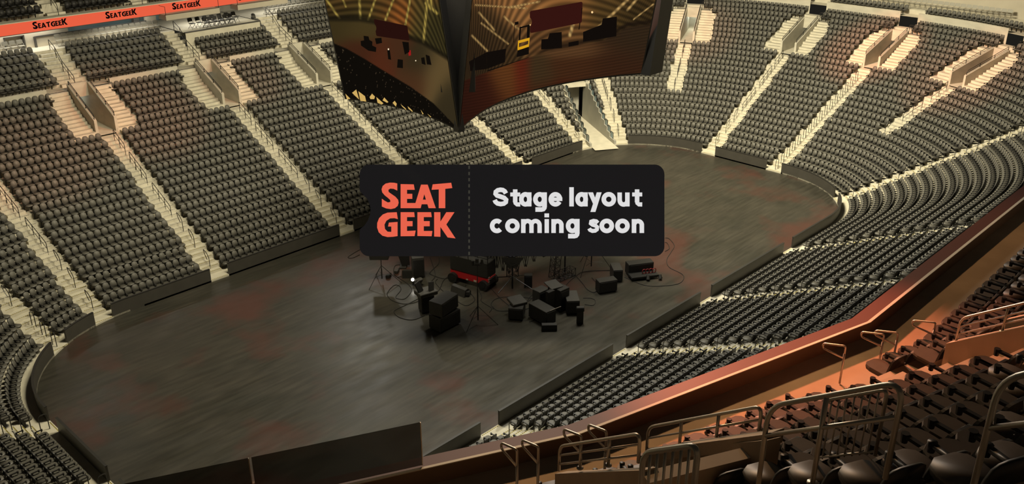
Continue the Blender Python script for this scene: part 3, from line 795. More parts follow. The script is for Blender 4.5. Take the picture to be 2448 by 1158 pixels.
def stroke(pts, w, closed=False):
    pts = [np.asarray(p, float) for p in pts]; n = len(pts); L = []; R = []
    for i in range(n):
        a = pts[(i-1) % n] if (i or closed) else pts[i]; b = pts[(i+1) % n] if (i < n-1 or closed) else pts[i]
        t = b-a; t /= np.linalg.norm(t)+1e-9; nn = np.array([-t[1], t[0]])*w/2; L.append(pts[i]+nn); R.append(pts[i]-nn)
    q = []
    for i in range(n if closed else n-1):
        j = (i+1) % n; q.append([tuple(L[i]), tuple(L[j]), tuple(R[j]), tuple(R[i])])
    return q
def arc(cx, cy, rx, ry, a0, a1, n=20): return [(cx+rx*math.cos(math.radians(a0+(a1-a0)*i/n)), cy+ry*math.sin(math.radians(a0+(a1-a0)*i/n))) for i in range(n+1)]
def rect(x0, y0, x1, y1): return [[(x0, y0), (x1, y0), (x1, y1), (x0, y1)]]
def ringl(cx, cy, rx, ry, w=34): return stroke(arc(cx, cy, rx-w/2, ry-w/2, 0, 360, 32)[:-1], w, True)
def tx_o(x, b): return ringl(x+53, b-52.5, 54, 54)
def tx_a(x, b): return ringl(x+46, b-52.5, 47, 54)+rect(x+58, b-104, x+91, b)
def tx_g(x, b): return ringl(x+48, b-52.5, 49, 54)+rect(x+66, b-104, x+101, b+5)+stroke([(x+83.5, b), (x+82, b+12), (x+76, b+20), (x+62, b+23), (x+16, b+23)], 34)
def tx_e(x, b): return stroke(arc(x+50, b-52.5, 34, 37, 28, 360, 24), 34)+rect(x+18, b-66, x+101, b-40)
def tx_l(x, b): return rect(x, b-142, x+33, b)
def tx_i(x, b): return rect(x, b-103, x+32, b)+rect(x-1, b-145, x+33, b-116)
def tx_t(x, b): return rect(x+20, b-126, x+53, b-30)+rect(x, b-103, x+74, b-74)+stroke([(x+36.5, b-40), (x+39, b-24), (x+49, b-15), (x+74, b-14.5)], 31)
def tx_y(x, b): return [[(x, b-104), (x+37, b-104), (x+66, b-28), (x+48, b+4)], [(x+65, b-104), (x+101, b-104), (x+55, b+41), (x+18, b+41)]]
def tx_u(x, b): return rect(x, b-103, x+33, b-44)+rect(x+57, b-103, x+90, b)+stroke(arc(x+46, b-46, 29, 32, 180, 20, 12), 33)
def tx_c(x, b): return stroke(arc(x+50, b-52.5, 35, 37, 42, 318, 22), 34)
def tx_n(x, b): return rect(x, b-103, x+33, b)+rect(x+58, b-58, x+91, b)+stroke(arc(x+46, b-57, 29, 31, 200, 360, 12), 33)
def tx_m(x, b): return rect(x, b-103, x+33, b)+rect(x+61, b-60, x+93, b)+rect(x+121, b-60, x+153, b)+stroke(arc(x+48, b-58, 29, 31, 200, 360, 12), 32)+stroke(arc(x+107, b-58, 30, 31, 200, 360, 12), 32)
def tx_S(x, b): return stroke([(x+101, b-96), (x+92, b-112), (x+78, b-121), (x+60, b-123), (x+40, b-119), (x+25, b-107), (x+23, b-94), (x+34, b-81), (x+60, b-73), (x+88, b-63), (x+104, b-48), (x+101, b-32), (x+86, b-21), (x+62, b-17), (x+38, b-22), (x+24, b-34), (x+18, b-48)], 34)
def tx_s(x, b): return stroke([(x+74, b-74), (x+62, b-87), (x+42, b-90), (x+22, b-84), (x+20, b-72), (x+34, b-62), (x+56, b-55), (x+70, b-43), (x+68, b-27), (x+54, b-17), (x+34, b-15), (x+16, b-23), (x+10, b-34)], 30)
TX = []
for fn, x in ((tx_S, 1077-2), (tx_t, 1208), (tx_a, 1274), (tx_g, 1378), (tx_e, 1492), (tx_l, 1645), (tx_a, 1690), (tx_y, 1783), (tx_o, 1884), (tx_u, 2001), (tx_t, 2110)): TX += fn(x, 353)
for fn, x in ((tx_c, 1059), (tx_o, 1171), (tx_m, 1288), (tx_i, 1462), (tx_n, 1512), (tx_g, 1620), (tx_s, 1782), (tx_o, 1869), (tx_o, 1985), (tx_n, 2107)): TX += fn(x, 550)
LOGO = [p for k in LG_ for p in LG_[k]]
# ------------------------------------------------------------------ the ticket-shaped sign board hanging over the floor
D_S = 53.4; K_S = D_S/F; ZZ = 3.0987
def sgn(x, y, off=0.0):      # enlargement coordinates -> sign plane
    u, v = 830+x/ZZ, 380+y/ZZ
    return CAM+FW*(D_S-off)+RT*(u-1224)*K_S-UP*(v-579)*K_S
ctr = CAM+FW*D_S
sg = thing('ticket_sign', 'dark ticket-shaped sign board reading Stage layout coming soon above the floor', 'sign', ctr)
x0, x1, y0, y1, rr = 93, 2349, 43, 722, 72
out = [(x0+rr+20, y0)]+arc(x1-rr, y0+rr, rr, rr, -90, 0, 8)+arc(x1-rr, y1-rr, rr, rr, 0, 90, 8)+arc(x0+rr, y1-rr, rr, rr, 90, 180, 8)
out += [(93, 545), (98, 520), (128, 495), (155, 455), (171, 410), (174, 380), (170, 345), (152, 300), (125, 270), (98, 245), (93, 225)]+arc(x0+rr, y0+rr, rr, rr, 180, 270, 8)
sm = bpy.data.materials.new('sign_board'); sm.use_nodes = True; nt = sm.node_tree; nt.nodes.remove(nt.nodes['Principled BSDF'])
em = nt.nodes.new('ShaderNodeEmission'); em.inputs[0].default_value = (*s2l((26.5, 25, 25.5)), 1)
tb = nt.nodes.new('ShaderNodeBsdfTransparent'); mx = nt.nodes.new('ShaderNodeMixShader'); mx.inputs[0].default_value = .05
nt.links.new(em.outputs[0], mx.inputs[1]); nt.links.new(tb.outputs[0], mx.inputs[2]); nt.links.new(mx.outputs[0], nt.nodes['Material Output'].inputs[0]); MT['signboard'] = sm
mb = MB(); A = [sgn(x, y, .05) for x, y in out]; B = [sgn(x, y, -.05) for x, y in out]; n = len(out)
mb.add(A+B, [tuple(range(n)), tuple(range(2*n-1, n-1, -1))]+[(i, n+i, n+(i+1) % n, (i+1) % n) for i in range(n)]); mb.build('board', 'signboard', sg)
def slabs(polys, fn, name, m, parent, off=.07, back=.052):
    mb = MB()
    for i, p in enumerate(polys):
        o = off+.002*(i % 4)
        A = [fn(x, y, o) for x, y in p]; B = [fn(x, y, back) for x, y in p]; n = len(p)
        mb.add(A+B, [tuple(range(n))]+[(i, n+i, n+(i+1) % n, (i+1) % n) for i in range(n)])
    return mb.build(name, m, parent)
MT['sign_coral'] = emis('sign_coral', s2l((232, 100, 76)), 1.0); MT['sign_white'] = emis('sign_white', s2l((222, 221, 221)), 1.0); MT['sign_perf'] = emis('sign_perforation', s2l((62, 60, 52)), 1.0)
tag(slabs(LOGO, sgn, 'logo_lettering', 'sign_coral', sg), 'coral logo lettering SEAT GEEK')
tag(slabs(TX, sgn, 'lettering', 'sign_white', sg), 'white lettering Stage layout coming soon')
perf = []
for i in range(15):
    y = 52+i*45.5
    if y+22 < 716: perf.append(rect(898, y, 909, y+24)[0])
tag(slabs(perf, sgn, 'perforation_line', 'sign_perf', sg), 'dashed vertical perforation line')
# ------------------------------------------------------------------ coral led ribbon and the far side deck
def fascia(x, z, off=0): return np.array([x, 36.0-off, z])
mb = MB(); mb.box((-8, 36.06, 14.27), (60, .10, .84)); rb = mb.build('led_ribbon', 'coral'); tag(rb, 'coral led ribbon board with black lettering along the far upper deck', 'led ribbon')
RBX = [at(120, 58, 1)]
def on_ribbon(u, v): d = ray(u, v); t = (36.0-CAM[1])/d[1]; P = CAM+d*t; return P[0], P[2]
def ribbon_word(u, v):
    cx, cz = on_ribbon(u, v); polys = []
    H_ = .46; sc = H_/178.0; x = 0
    def put(key, src, xoff, top, base, k=1.0, drop=0):
        for p in LG_[key]: polys.append([((px-src)*sc*k+xoff, (base-py)*sc*k-drop) for px, py in p])
    x = 0
    put('S', 256, x, 178, 366, 1.12); x += 130*sc*1.12+.02
    for key, src, base, w in (('E', 397, 366, 105), ('A', 495, 366, 160), ('T', 626, 366, 152), ('G', 223, 576, 152), ('e', 397, 574, 108), ('f', 521, 573, 110)):
        put(key, src, x, 0, base, .86); x += w*sc*.86+.015
    put('K', 645, x, 0, 580, 1.05); x += 160*sc*1.05
    return [[(px-x/2+cx, pz+cz-H_/2) for px, pz in p] for p in polys]
mb = MB(); cnt = 0
for u, v in ((120, 57), (290, 33), (446, 12), (600, -9), (-55, 82)):
    for p in ribbon_word(u, v):
        cnt += 1; y = 36.0-.012-.002*(cnt % 3); n = len(p)
        mb.add([(x, y, z) for x, z in p], [tuple(range(n))])
o = mb.build('lettering', 'inkblack', rb); o['label'] = 'black lettering SEATGEEK'
mb = MB(); mb.box((-8, 36.5, 14.72), (60, 1.0, .06), m=0); mb.box((-8, 36.06, 13.83), (60, .14, .05), m=1)
mb.box((-8, 40.3, 13.95), (60, 8.4, .18), m=2)
for j in range(4): mb.box((-8, FD_Y+.84*j+.9+2, FD_Z+.60*j-.3), (60, 5.8-.84*j, .6), m=0)
for x0, x1 in ((-14.75, -13.2), (-7.75, -6.35), (-19.6, -18.4), (-1.0, .4)):
    for j in range(4): mb.box(((x0+x1)/2, FD_Y+.84*(j+1)-.2, FD_Z+.60*j+.15), (x1-x0-.1, .42, .3), m=0)
struct(mb, 'floor_deck', ['conc', 'darktrim', 'beige'], 'far upper deck slab with its concrete steps')
for i, x in enumerate((-13.95, -6.95, -18.95)):
    mb = MB(); base = [np.array([x, FD_Y+.1+.84*j, FD_Z+.6*j]) for j in (0, 1.3, 2.6)]; handrail_mesh(mb, base, .95, .5)
    tag(mb.build('handrail', 'blackmetal'), 'black handrail on the %s stairs of the black-seated deck' % ('middle', 'right', 'left')[i], 'handrail', 'handrails on the far deck')
# back wall, glass and recess under the deck
mb = MB()
def wallx(x0, x1, y, z0, z1, m): mb.add([(x0, y, z0), (x1, y, z0), (x1, y, z1), (x0, y, z1)], [(0, 1, 2, 3)], m)
wallx(-40, -17.4, 39.7, PZ, 13.9, 0); wallx(-17.4, -15.9, 39.7, 12.95, 13.9, 0); wallx(-17.4, -15.9, 40.4, PZ, 13.0, 0); wallx(-15.9, -12.3, 39.7, PZ, 13.9, 0)
wallx(-12.3, -5.4, 39.7, PZ, 12.70, 0)
mb.box((-10.3, 39.66, 12.75), (9.6, .10, .12), m=2); mb.box((-15.1, 39.62, 12.35), (.16, .16, .86), m=2)
mb.box((-17.4, 39.9, 12.5), (.1, .5, 1.0), m=2); mb.box((-15.9, 39.9, 12.5), (.1, .5, 1.0), m=2); mb.box((-16.65, 39.9, 13.0), (1.6, .5, .08), m=2)
wallx(-12.3, 30, 43.6, PZ, 13.9, 1)
mb.box((-5.0, 39.9, 12.9), (.9, .5, 2.0), m=0); mb.box((-6.2, 40.2, 12.9), (.5, .5, 2.0), m=2)
wallx(-2.2, 6, 43.2, PZ, 12.75, 3)
struct(mb, 'wall_concourse', ['beige', 'glassblue', 'darktrim', 'conc'], 'beige concourse back wall with blue-grey glass under the coral ribbon')
for i, (x0, x1) in enumerate(((-5.9, -.85), (.95, 6.2))):
    t = thing('camera_platform', 'beige cantilevered platform with thin end rails below the coral ribbon, %s' % ('left one' if i == 0 else 'right one'), 'platform', ((x0+x1)/2, 35.6, 13.45), 'platforms below the ribbon')
    mb = MB(); mb.box(((x0+x1)/2, 35.6, 13.66), (x1-x0, 1.3, .44)); mb.build('tray', 'beige', t)
    mb = MB(); mb.box(((x0+x1)/2, 35.05, 13.9), (x1-x0+.04, .1, .04)); mb.build('edge_trim', 'darktrim', t)
    for x in (x0+.04, x1-.04):
        mb = MB(); mb.tube([(x, 35.0, 13.88), (x, 35.0, 14.58), (x, 36.2, 14.58), (x, 36.2, 13.88)], .022, 6); mb.build('end_rail', 'blackmetal', t)
# platform edge trim of the middle block
mb = MB(); mb.box((0, W2+us(3)+.02, PZ+.03), (7.6, .12, .10)); struct(mb, 'trim_5', 'darktrim', 'dark edge trim along the front of the concourse platform')
# folding chairs
def chair_parts():
    b = MB(); b.prism([(-.20, 0), (.20, 0), (.20, .22), (.15, .30), (-.15, .30), (-.20, .22)], (0, .20, .56), (1, 0, 0), (0, .2, .98), (0, .98, -.2), .035)
    s_ = MB(); s_.bevbox((0, -.04, .44), (.40, .40, .04), .02)
    f = MB()
    for x in (-.21, .21): f.tube([(x, -.30, 0), (x, .20, .60), (x, .26, .84)], .014, 6); f.tube([(x, .26, 0), (x, -.16, .43)], .014, 6)
    f.tube([(-.21, .24, .07), (.21, .24, .07)], .011, 6); f.tube([(-.21, -.25, .07), (.21, -.25, .07)], .011, 6)
    return b, s_, f
cb, cs_, cf = chair_parts()
CH = {c: (mesh_of(cb, 'chair_back', c), mesh_of(cs_, 'chair_seat', c), mesh_of(cf, 'chair_frame', l)) for c, l in (('fold', 'foldleg'), ('foldblack', 'foldblack'))}
def fchair(p, n, col, label, group):
    r = bpy.data.objects.new('folding_chair', None); COL.objects.link(r); r.location = p; r.rotation_euler = (0, 0, math.atan2(-n[0], n[1])); r.scale = (1.1,)*3
    tag(r, label, 'chair', group)
    for nm, me in zip(('backrest', 'seat', 'frame'), CH[col]): o = bpy.data.objects.new(nm, me); COL.objects.link(o); o.parent = r
q = 0
for blk, xs, in (('middle', np.arange(-13.55, -4.9, .535)), ('left', np.arange(-18.2, -16.3, .56)), ('right', np.arange(6.2, 14.0, .535))):
    for i, x in enumerate(xs):
        u, v, w = pr((x, 38.75, PZ+.6))
        if -5 < u < 790 and v > -8: fchair((x, 38.75, PZ), (0, 1), 'fold', 'beige folding chair, %s from left in the back row of the %s upper block' % (ORD[i+1], blk), 'beige folding chairs in the back rows')
for i, x in enumerate(np.linspace(-2.35, 2.0, 7)): fchair((x, 37.45, PZ), (-.15, .99), 'foldblack', 'black folding chair, %s from left in the back row on the platform' % ORD[i+1], 'black folding chairs on the platform')
for i, x in enumerate(np.linspace(-1.45, 1.1, 6)): fchair((x+.12, 36.75, PZ), (-.15, .99), 'foldblack', 'black folding chair, %s from left in the front row on the platform' % ORD[i+1], 'black folding chairs on the platform')
P, N = ring(25.2); m = np.where(FAR & (REG == 4))[0]
ys = np.arange(-13, 6, .55); i = 0
for y in ys:
    p = (L2+25.2, y)
    u, v, w = pr((*p, 12.0))
    if 1500 < u < 2448 and v > -6: i += 1; fchair((*p, 11.45), (1, 0), 'fold', 'beige folding chair, %s in the single row behind the far end' % ORD[min(i, 48)], 'beige folding chairs behind the far end')
# ------------------------------------------------------------------ handrails in the aisles
def ap(a, k, off=0.0):
    c = a.atS(sf(k)+.1)+a.n*off; return np.array([c[0], c[1], tz(int(math.floor(k)))+(.2 if k-math.floor(k) >= .5 else 0)])
def aisle_rail(a, k0, k1, label, group):
    n = max(2, int(round((k0-k1)/1.05))+1)
    base = [ap(a, k0+(k1-k0)*i/(n-1)) for i in range(n)]
    # posts on one slope line
    mb = MB(); handrail_mesh(mb, base, .88, .46, .024); o = mb.build('handrail', 'blackmetal'); tag(o, label, 'handrail', group)
def aisle_hook(a, k, label, group):
    b = ap(a, k); e = np.array([*a.d, .47]); z = np.array([0, 0, 1.0]); mb = MB()
    mb.tube(fillet([b, b+z*.82, b+z*1.0+e*.25, b+z*.95+e*.72, b+z*.62+e*.55, b+z*.46+e*.28], .14, 4), .024, 6)
    tag(mb.build('handrail', 'blackmetal'), label, 'handrail', group)
def aisle_hoop(a, k, label, group, off=0.0):
    b = ap(a, k, off); e = np.array([*a.d, 0.0]); z = np.array([0, 0, 1.0]); mb = MB(); c = b-e*.42; c[2] = b[2]
    mb.tube(fillet([b-z*.0, b+z*.95, c+z*.95, c-z*.0], .16, 4), .026, 6)
    tag(mb.build('handrail', 'blackmetal'), label, 'handrail', group)
for a in AI:
    nm = a.name
    if nm in ('left end upper', 'left end lower', 'left corner front', 'far end right'):
        rows = range(0, 16) if nm == 'far end right' else range(0, 5)
        for k in rows:
            if nm == 'left corner front' and k > 2: 
                if k == 3:
                    for kk in (4.2, 6.2, 8.2): aisle_hook(a, kk, 'black hooked handrail, row %s of the %s staircase' % (ORD[int(kk)], nm), 'hooked aisle handrails')
                continue
            u, v, w = pr(ap(a, k)+np.array([0, 0, .5]))
            if not (-10 < u < 2458 and -10 < v < 1170): continue
            if nm == 'left corner front': pass
            aisle_hoop(a, k+.15, 'black hooped handrail, %s step of the %s staircase' % (ORD[k+1], nm), 'hooped aisle handrails')
        continue
    segs = [(16.6, 14.6), (13.8, 10.9), (9.9, 6.9)]; hooks = (5, 3.2, .9)
    if a.k0 == 8: segs = [(16.6, 14.6), (13.4, 10.9)]; hooks = (8.6,)
    if 'near side' in nm: segs = [(18.6, 16.6), (15.6, 12.6), (11.6, 8.6)]; hooks = (7, 5, 3, 1)
    for i, (k0, k1) in enumerate(segs):
        u, v, w = pr(ap(a, (k0+k1)/2)+np.array([0, 0, .5]))
        if not (-30 < u < 2470 and -20 < v < 1170) or (('near' in nm) and hidden_by_balcony(u, v)) or (800 < u < 1540 and v < 160): continue
        aisle_rail(a, k0, k1, 'black stair handrail, %s from the top of the %s staircase' % (ORD[i+1], nm), 'long aisle handrails')
    for i, k in enumerate(hooks):
        u, v, w = pr(ap(a, k)+np.array([0, 0, .5]))
        if not (-10 < u < 2458 and -10 < v < 1170) or (('near' in nm) and hidden_by_balcony(u, v)) or (865 < u < 1585 and 398 < v < 608): continue
        aisle_hook(a, k, 'black hooked handrail, %s from the floor on the %s staircase' % (ORD[len(hooks)-i], nm), 'hooked aisle handrails')
for a in AI:
    if a.vom and a.kend == 22 or a.name == 'left corner':
        base = []
        for j in (0, 1.2, 2.4, 3.6, 4.9): c = a.atS(us(1)-.9+.84*j); base.append(np.array([*c, UZ0+UR*min(5, math.floor(j+.4))]))
        u, v, w = pr(base[2])
        if -60 < u < 2448 and v > -30 and not (800 < u < 1540):
            mb = MB(); handrail_mesh(mb, base, .9, .48, .026); tag(mb.build('handrail', 'blackmetal'), 'dark handrail climbing the short upper stairs above the '+a.name+' entrance', 'handrail', 'upper stair handrails')
    if a.vom and a.kend == 22:
        pass
# three-bar rails on the parapet in front of the upper rows
xs = [(-23.2, -17.6), (-13.6, -7.0), (-2.7, 2.8), (6.6, 13.4)]
for i, (x0, x1) in enumerate(xs):
    mb = MB(); y = W2+20.0
    for z in (10.18, 10.36, 10.56): mb.cyl((x0, y, z), (x1, y, z), .022, n=6)
    for x in np.linspace(x0, x1, 6): mb.cyl((x, y, 10.0), (x, y, 10.58), .02, n=6)
    tag(mb.build('parapet_rail', 'blackmetal'), 'low three-bar rail on the parapet below the %s upper block from left' % ORD[i+1], 'rail', 'parapet rails')
# small barred gates at the far end
for a, sd in ((AX['far end left'], 1), (AX['far end right'], -1), (AX['far end right'], 1), (AX['far corner upper'], 1), (AX['far corner upper'], -1)):
    c = a.atS(sf(24)+.1)+a.n*sd*1.35; t = np.array([*a.n, 0]); z = np.array([0, 0, 1.0]); b = np.array([*c, tz(24)]); mb = MB()
    mb.tube(fillet([b-t*.45, b-t*.45+z*.95, b+t*.45+z*.95, b+t*.45], .12, 3), .028, 6)
    mb.cyl(b-t*.45+z*.12, b+t*.45+z*.12, .018, n=6)
    for i in range(6): q = b-t*(.45-.9*(i+1)/7); mb.cyl(q+z*.12, q+z*.95, .014, n=5)
    tag(mb.build('barred_gate', 'blackmetal'), 'small black barred gate on the %s side above the %s entrance' % ('right' if sd > 0 else 'left', a.name), 'gate', 'barred gates at the far end')
# ------------------------------------------------------------------ the four-sided scoreboard
ZB = 13.0; HB = 8.5
def SR(a, b, off=0.0):      # long face towards the near side
    x = -9.39+17.73*a; y = -4.94+.62*a+2.65*4*a*(1-a)-.168*b
    return np.array([x, y-off, ZB+b])
def SL_(a, b, off=0.0):     # short face towards the left end
    y = 5.25-10.19*a; x = -9.58+.19*a+.95*4*a*(1-a)-.155*b
    return np.array([x-off, y, ZB+b])
def inv(fn, u, v):          # photo pixel -> face coordinates
    a, b = .5, 3.0
    for _ in range(25):
        p = np.array(pr(fn(a, b))[:2]); r = np.array([u, v])-p
        ja = (np.array(pr(fn(a+1e-4, b))[:2])-p)/1e-4; jb = (np.array(pr(fn(a, b+1e-4))[:2])-p)/1e-4
        d = np.linalg.solve(np.stack([ja, jb], 1), r); a += np.clip(d[0], -.3, .3); b += np.clip(d[1], -2, 2)
    return a, b
def lin(c): return np.array([s2l(tuple(x)) for x in np.atleast_2d(c)])
def blobs(px, py, pts):
    W = np.zeros(px.shape); Cc_ = np.zeros(px.shape+(3,))
    for x, y, sx, sy, c in pts:
        w = np.exp(-((px-x)/sx)**2-((py-y)/sy)**2)+1e-6; W += w; Cc_ += w[..., None]*np.array(c, float)
    return Cc_/W[..., None]
def seg_d(px, py, a, b):
    ax, ay = a; bx, by = b; t = np.clip(((px-ax)*(bx-ax)+(py-ay)*(by-ay))/((bx-ax)**2+(by-ay)**2), 0, 1)
    return np.hypot(px-ax-t*(bx-ax), py-ay-t*(by-ay))
def paint_R(px, py):
    c = blobs(px, py, [(1150, 60, 40, 40, (72, 52, 30)), (1130, 100, 30, 30, (55, 40, 24)), (1250, 15, 50, 30, (165, 112, 62)), (1350, 20, 50, 40, (150, 100, 52)), (1340, 70, 50, 25, (112, 76, 42)), (1450, 30, 40, 40, (92, 68, 34)), (1520, 40, 40, 40, (66, 50, 26)), (1200, -60, 200, 50, (150, 100, 55)), (1450, -60, 100, 50, (110, 80, 42))])
    c = c*(.80+.20*np.sin((py+px*.16)*2.3))[..., None]*(.92+.08*np.sin(px*2.1))[..., None]
    for a, b, w in (((1145, 30), (1182, 72), 2), ((1205, 40), (1240, 70), 2), ((1150, 55), (1215, 105), 1.6), ((1128, 85), (1165, 122), 2), ((1500, 0), (1428, 68), 3.5), ((1525, -5), (1500, 24), 3), ((1562, 10), (1515, 46), 1.6), ((1370, 58), (1362, 85), 4), ((1136, 12), (1260, 20), 1.5), ((1215, 18), (1290, 4), 2)):
        d = seg_d(px, py, a, b); k = np.clip(1.4-d/w, 0, 1)[..., None]; c = c*(1-k)+np.array([196, 158, 96])*k*(.8+.2*np.sin(py*3))[..., None]
    yb = np.interp(px, [1090, 1120, 1174, 1264, 1330, 1440, 1500, 1600], [200, 188, 168, 136, 118, 97, 64, 52])
    f = blobs(px, py, [(1120, 260, 40, 50, (46, 22, 14)), (1160, 240, 40, 40, (56, 26, 16)), (1215, 200, 30, 40, (96, 56, 26)), (1248, 190, 16, 40, (96, 30, 18)), (1285, 190, 30, 40, (64, 48, 28)), (1380, 120, 60, 16, (92, 62, 36)), (1380, 160, 50, 20, (68, 40, 22)), (1470, 150, 50, 40, (58, 34, 20)), (1500, 90, 50, 40, (52, 38, 24)), (1300, 230, 50, 30, (70, 30, 16))])
    f = f*(.88+.12*np.sin((py*1.0+px*.18)*.9))[..., None]
    k = np.clip((py-yb)/2, 0, 1)[..., None]; c = c*(1-k)+f*k
    d = np.abs(py-yb+5); kk = (np.clip(1.3-d/6, 0, 1)*np.clip((px-1260)/60, 0, 1)*.8)[..., None]; c = c*(1-kk)+np.array([26, 18, 12])*kk
    return lin_arr(c)
def lin_arr(c):
    c = np.clip(c, 0, 255)/255; return np.where(c <= .04045, c/12.92, ((c+.055)/1.055)**2.4)
def paint_L(px, py):
    c = blobs(px, py, [(800, 20, 30, 30, (82, 62, 30)), (870, 20, 30, 30, (84, 68, 32)), (960, 35, 28, 30, (160, 92, 40)), (915, 20, 24, 30, (104, 72, 34)), (1000, 40, 24, 40, (92, 78, 38)), (1050, 80, 30, 50, (66, 58, 30)), (820, 40, 40, 14, (60, 50, 26)), (900, -60, 200, 50, (120, 84, 42))])
    c = c*(.78+.22*np.sin((py-px*.14)*2.4))[..., None]*(.9+.1*np.sin(px*1.9))[..., None]
    for a, b, w in (((777, -6), (816, 51), 3), ((818, -4), (827, 16), 2.4), ((859, -4), (862, 54), 3.4), ((898, -4), (880, 48), 3), ((940, 0), (921, 48), 3), ((981, -4), (969, 60), 3), ((1022, -4), (1011, 112), 3.6), ((1018, 8), (1045, 32), 4), ((1030, -2), (1030, 20), 4)):
        d = seg_d(px, py, a, b); k = np.clip(1.3-d/w, 0, 1)[..., None]; c = c*(1-k)+np.array([170, 146, 70])*k*(.8+.2*np.sin(py*2.4))[..., None]
    yb = np.interp(px, [770, 783, 859, 894, 974, 1009, 1063, 1110], [44, 44, 45, 51, 87, 100, 134, 165])
    f = blobs(px, py, [(800, 70, 40, 30, (56, 46, 24)), (860, 75, 40, 20, (66, 54, 28)), (850, 125, 40, 30, (62, 34, 20)), (910, 150, 26, 40, (76, 38, 22)), (950, 120, 26, 30, (66, 40, 24)), (1000, 150, 30, 30, (48, 40, 24)), (1040, 180, 30, 40, (92, 74, 44)), (1070, 240, 20, 40, (50, 42, 26)), (990, 190, 30, 30, (70, 44, 26))])
    k = np.clip((py-yb)/2, 0, 1)[..., None]; c = c*(1-k)+f*k
    kk = (np.clip(1.4-np.abs(py-yb)/7, 0, 1)*.75)[..., None]; c = c*(1-kk)+np.array([24, 20, 12])*kk
    yd = np.interp(px, [790, 799, 828, 872, 912, 982, 1036, 1093], [99, 103, 115, 140, 165, 207, 246, 305])
    k = np.clip((py-yd)/2, 0, 1)[..., None]; g = np.tile(np.array([15, 12, 8.0]), px.shape+(1,))
    h = (np.sin(px*12.9898+py*78.233)*43758.5453) % 1; g = g+(h > .985)[..., None]*np.array([60, 50, 38.0])
    c = c*(1-k)+g*k
    return lin_arr(c)
sb = thing('scoreboard', 'large hanging four-sided scoreboard with curved screens showing the arena', 'scoreboard', (0, 0, ZB))
def screen(fn, paint, a0, a1, na, nb, label, over):
    aa = np.linspace(a0, a1, na); bb = np.linspace(.12, HB, nb); V = np.array([fn(a, b) for b in bb for a in aa])
    d = V-CAM; w = d@FW; px = 1224+F*(d@RT)/w; py = 579-F*(d@UP)/w
    c = paint(px, py)
    i = np.arange(na-1)[None]+np.arange(nb-1)[:, None]*na; i = i.reshape(-1); fc = np.stack([i, i+1, i+na+1, i+na], 1)
    me = bpy.data.meshes.new('screen'); L = np.array(sb.location); me.from_pydata((V-L).tolist(), [], fc.tolist())
    at_ = me.color_attributes.new('picture', 'FLOAT_COLOR', 'POINT'); at_.data.foreach_set('color', np.concatenate([c, np.ones((len(c), 1))], 1).reshape(-1))
    if 'screen_picture' not in MT: MT['screen_picture'] = emis('screen_picture', (1, 1, 1), 1.0, 'picture')
    me.materials.append(MT['screen_picture']); o = bpy.data.objects.new('screen', me); COL.objects.link(o); o.parent = sb; o['label'] = label
    # things shown in the picture
    for nm, col, polys in over:
        mb = MB()
        for q, p in enumerate(polys):
            pts = []
            for u, v in p: a, b = inv(fn, u, v); pts.append(fn(a, b, .012+.003*(q % 3)))
            mb.add([x for x in pts], [tuple(range(len(pts)))])
        e = emis('shown_'+nm, s2l(col), 1.0)
        ch = mb.build('shown_'+nm, e, sb); ch.parent = sb
    return o
def quadmap(q):       # enlargement coordinates of the sign -> photo pixels inside a quad
    q = [np.array(x, float) for x in q]
    def g(p):
        out = []
        for x, y in p:
            s_, t = (x-93)/(2349-93), (y-43)/(722-43)
            r = (q[0]*(1-s_)+q[1]*s_)*(1-t)+(q[3]*(1-s_)+q[2]*s_)*t; out.append((float(r[0]), float(r[1])))
        return out
    return g
qR = [(1266, 26.5), (1392.5, 3.7), (1390.5, 54.4), (1267, 79.5)]; qL = [(894, 45.0), (974, 61.5), (979.5, 97.5), (900, 86)]
gR, gL = quadmap(qR), quadmap(qL)
z7 = lambda P: [(1080+x/6.8, y/6.8) for x, y in P]; z8 = lambda P: [(1320+x/6.8, y/6.8) for x, y in P]; z5 = lambda P: [(760+x/6.434, y/6.434) for x, y in P]; z6 = lambda P: [(780+x/6.433, 140+y/6.433) for x, y in P]
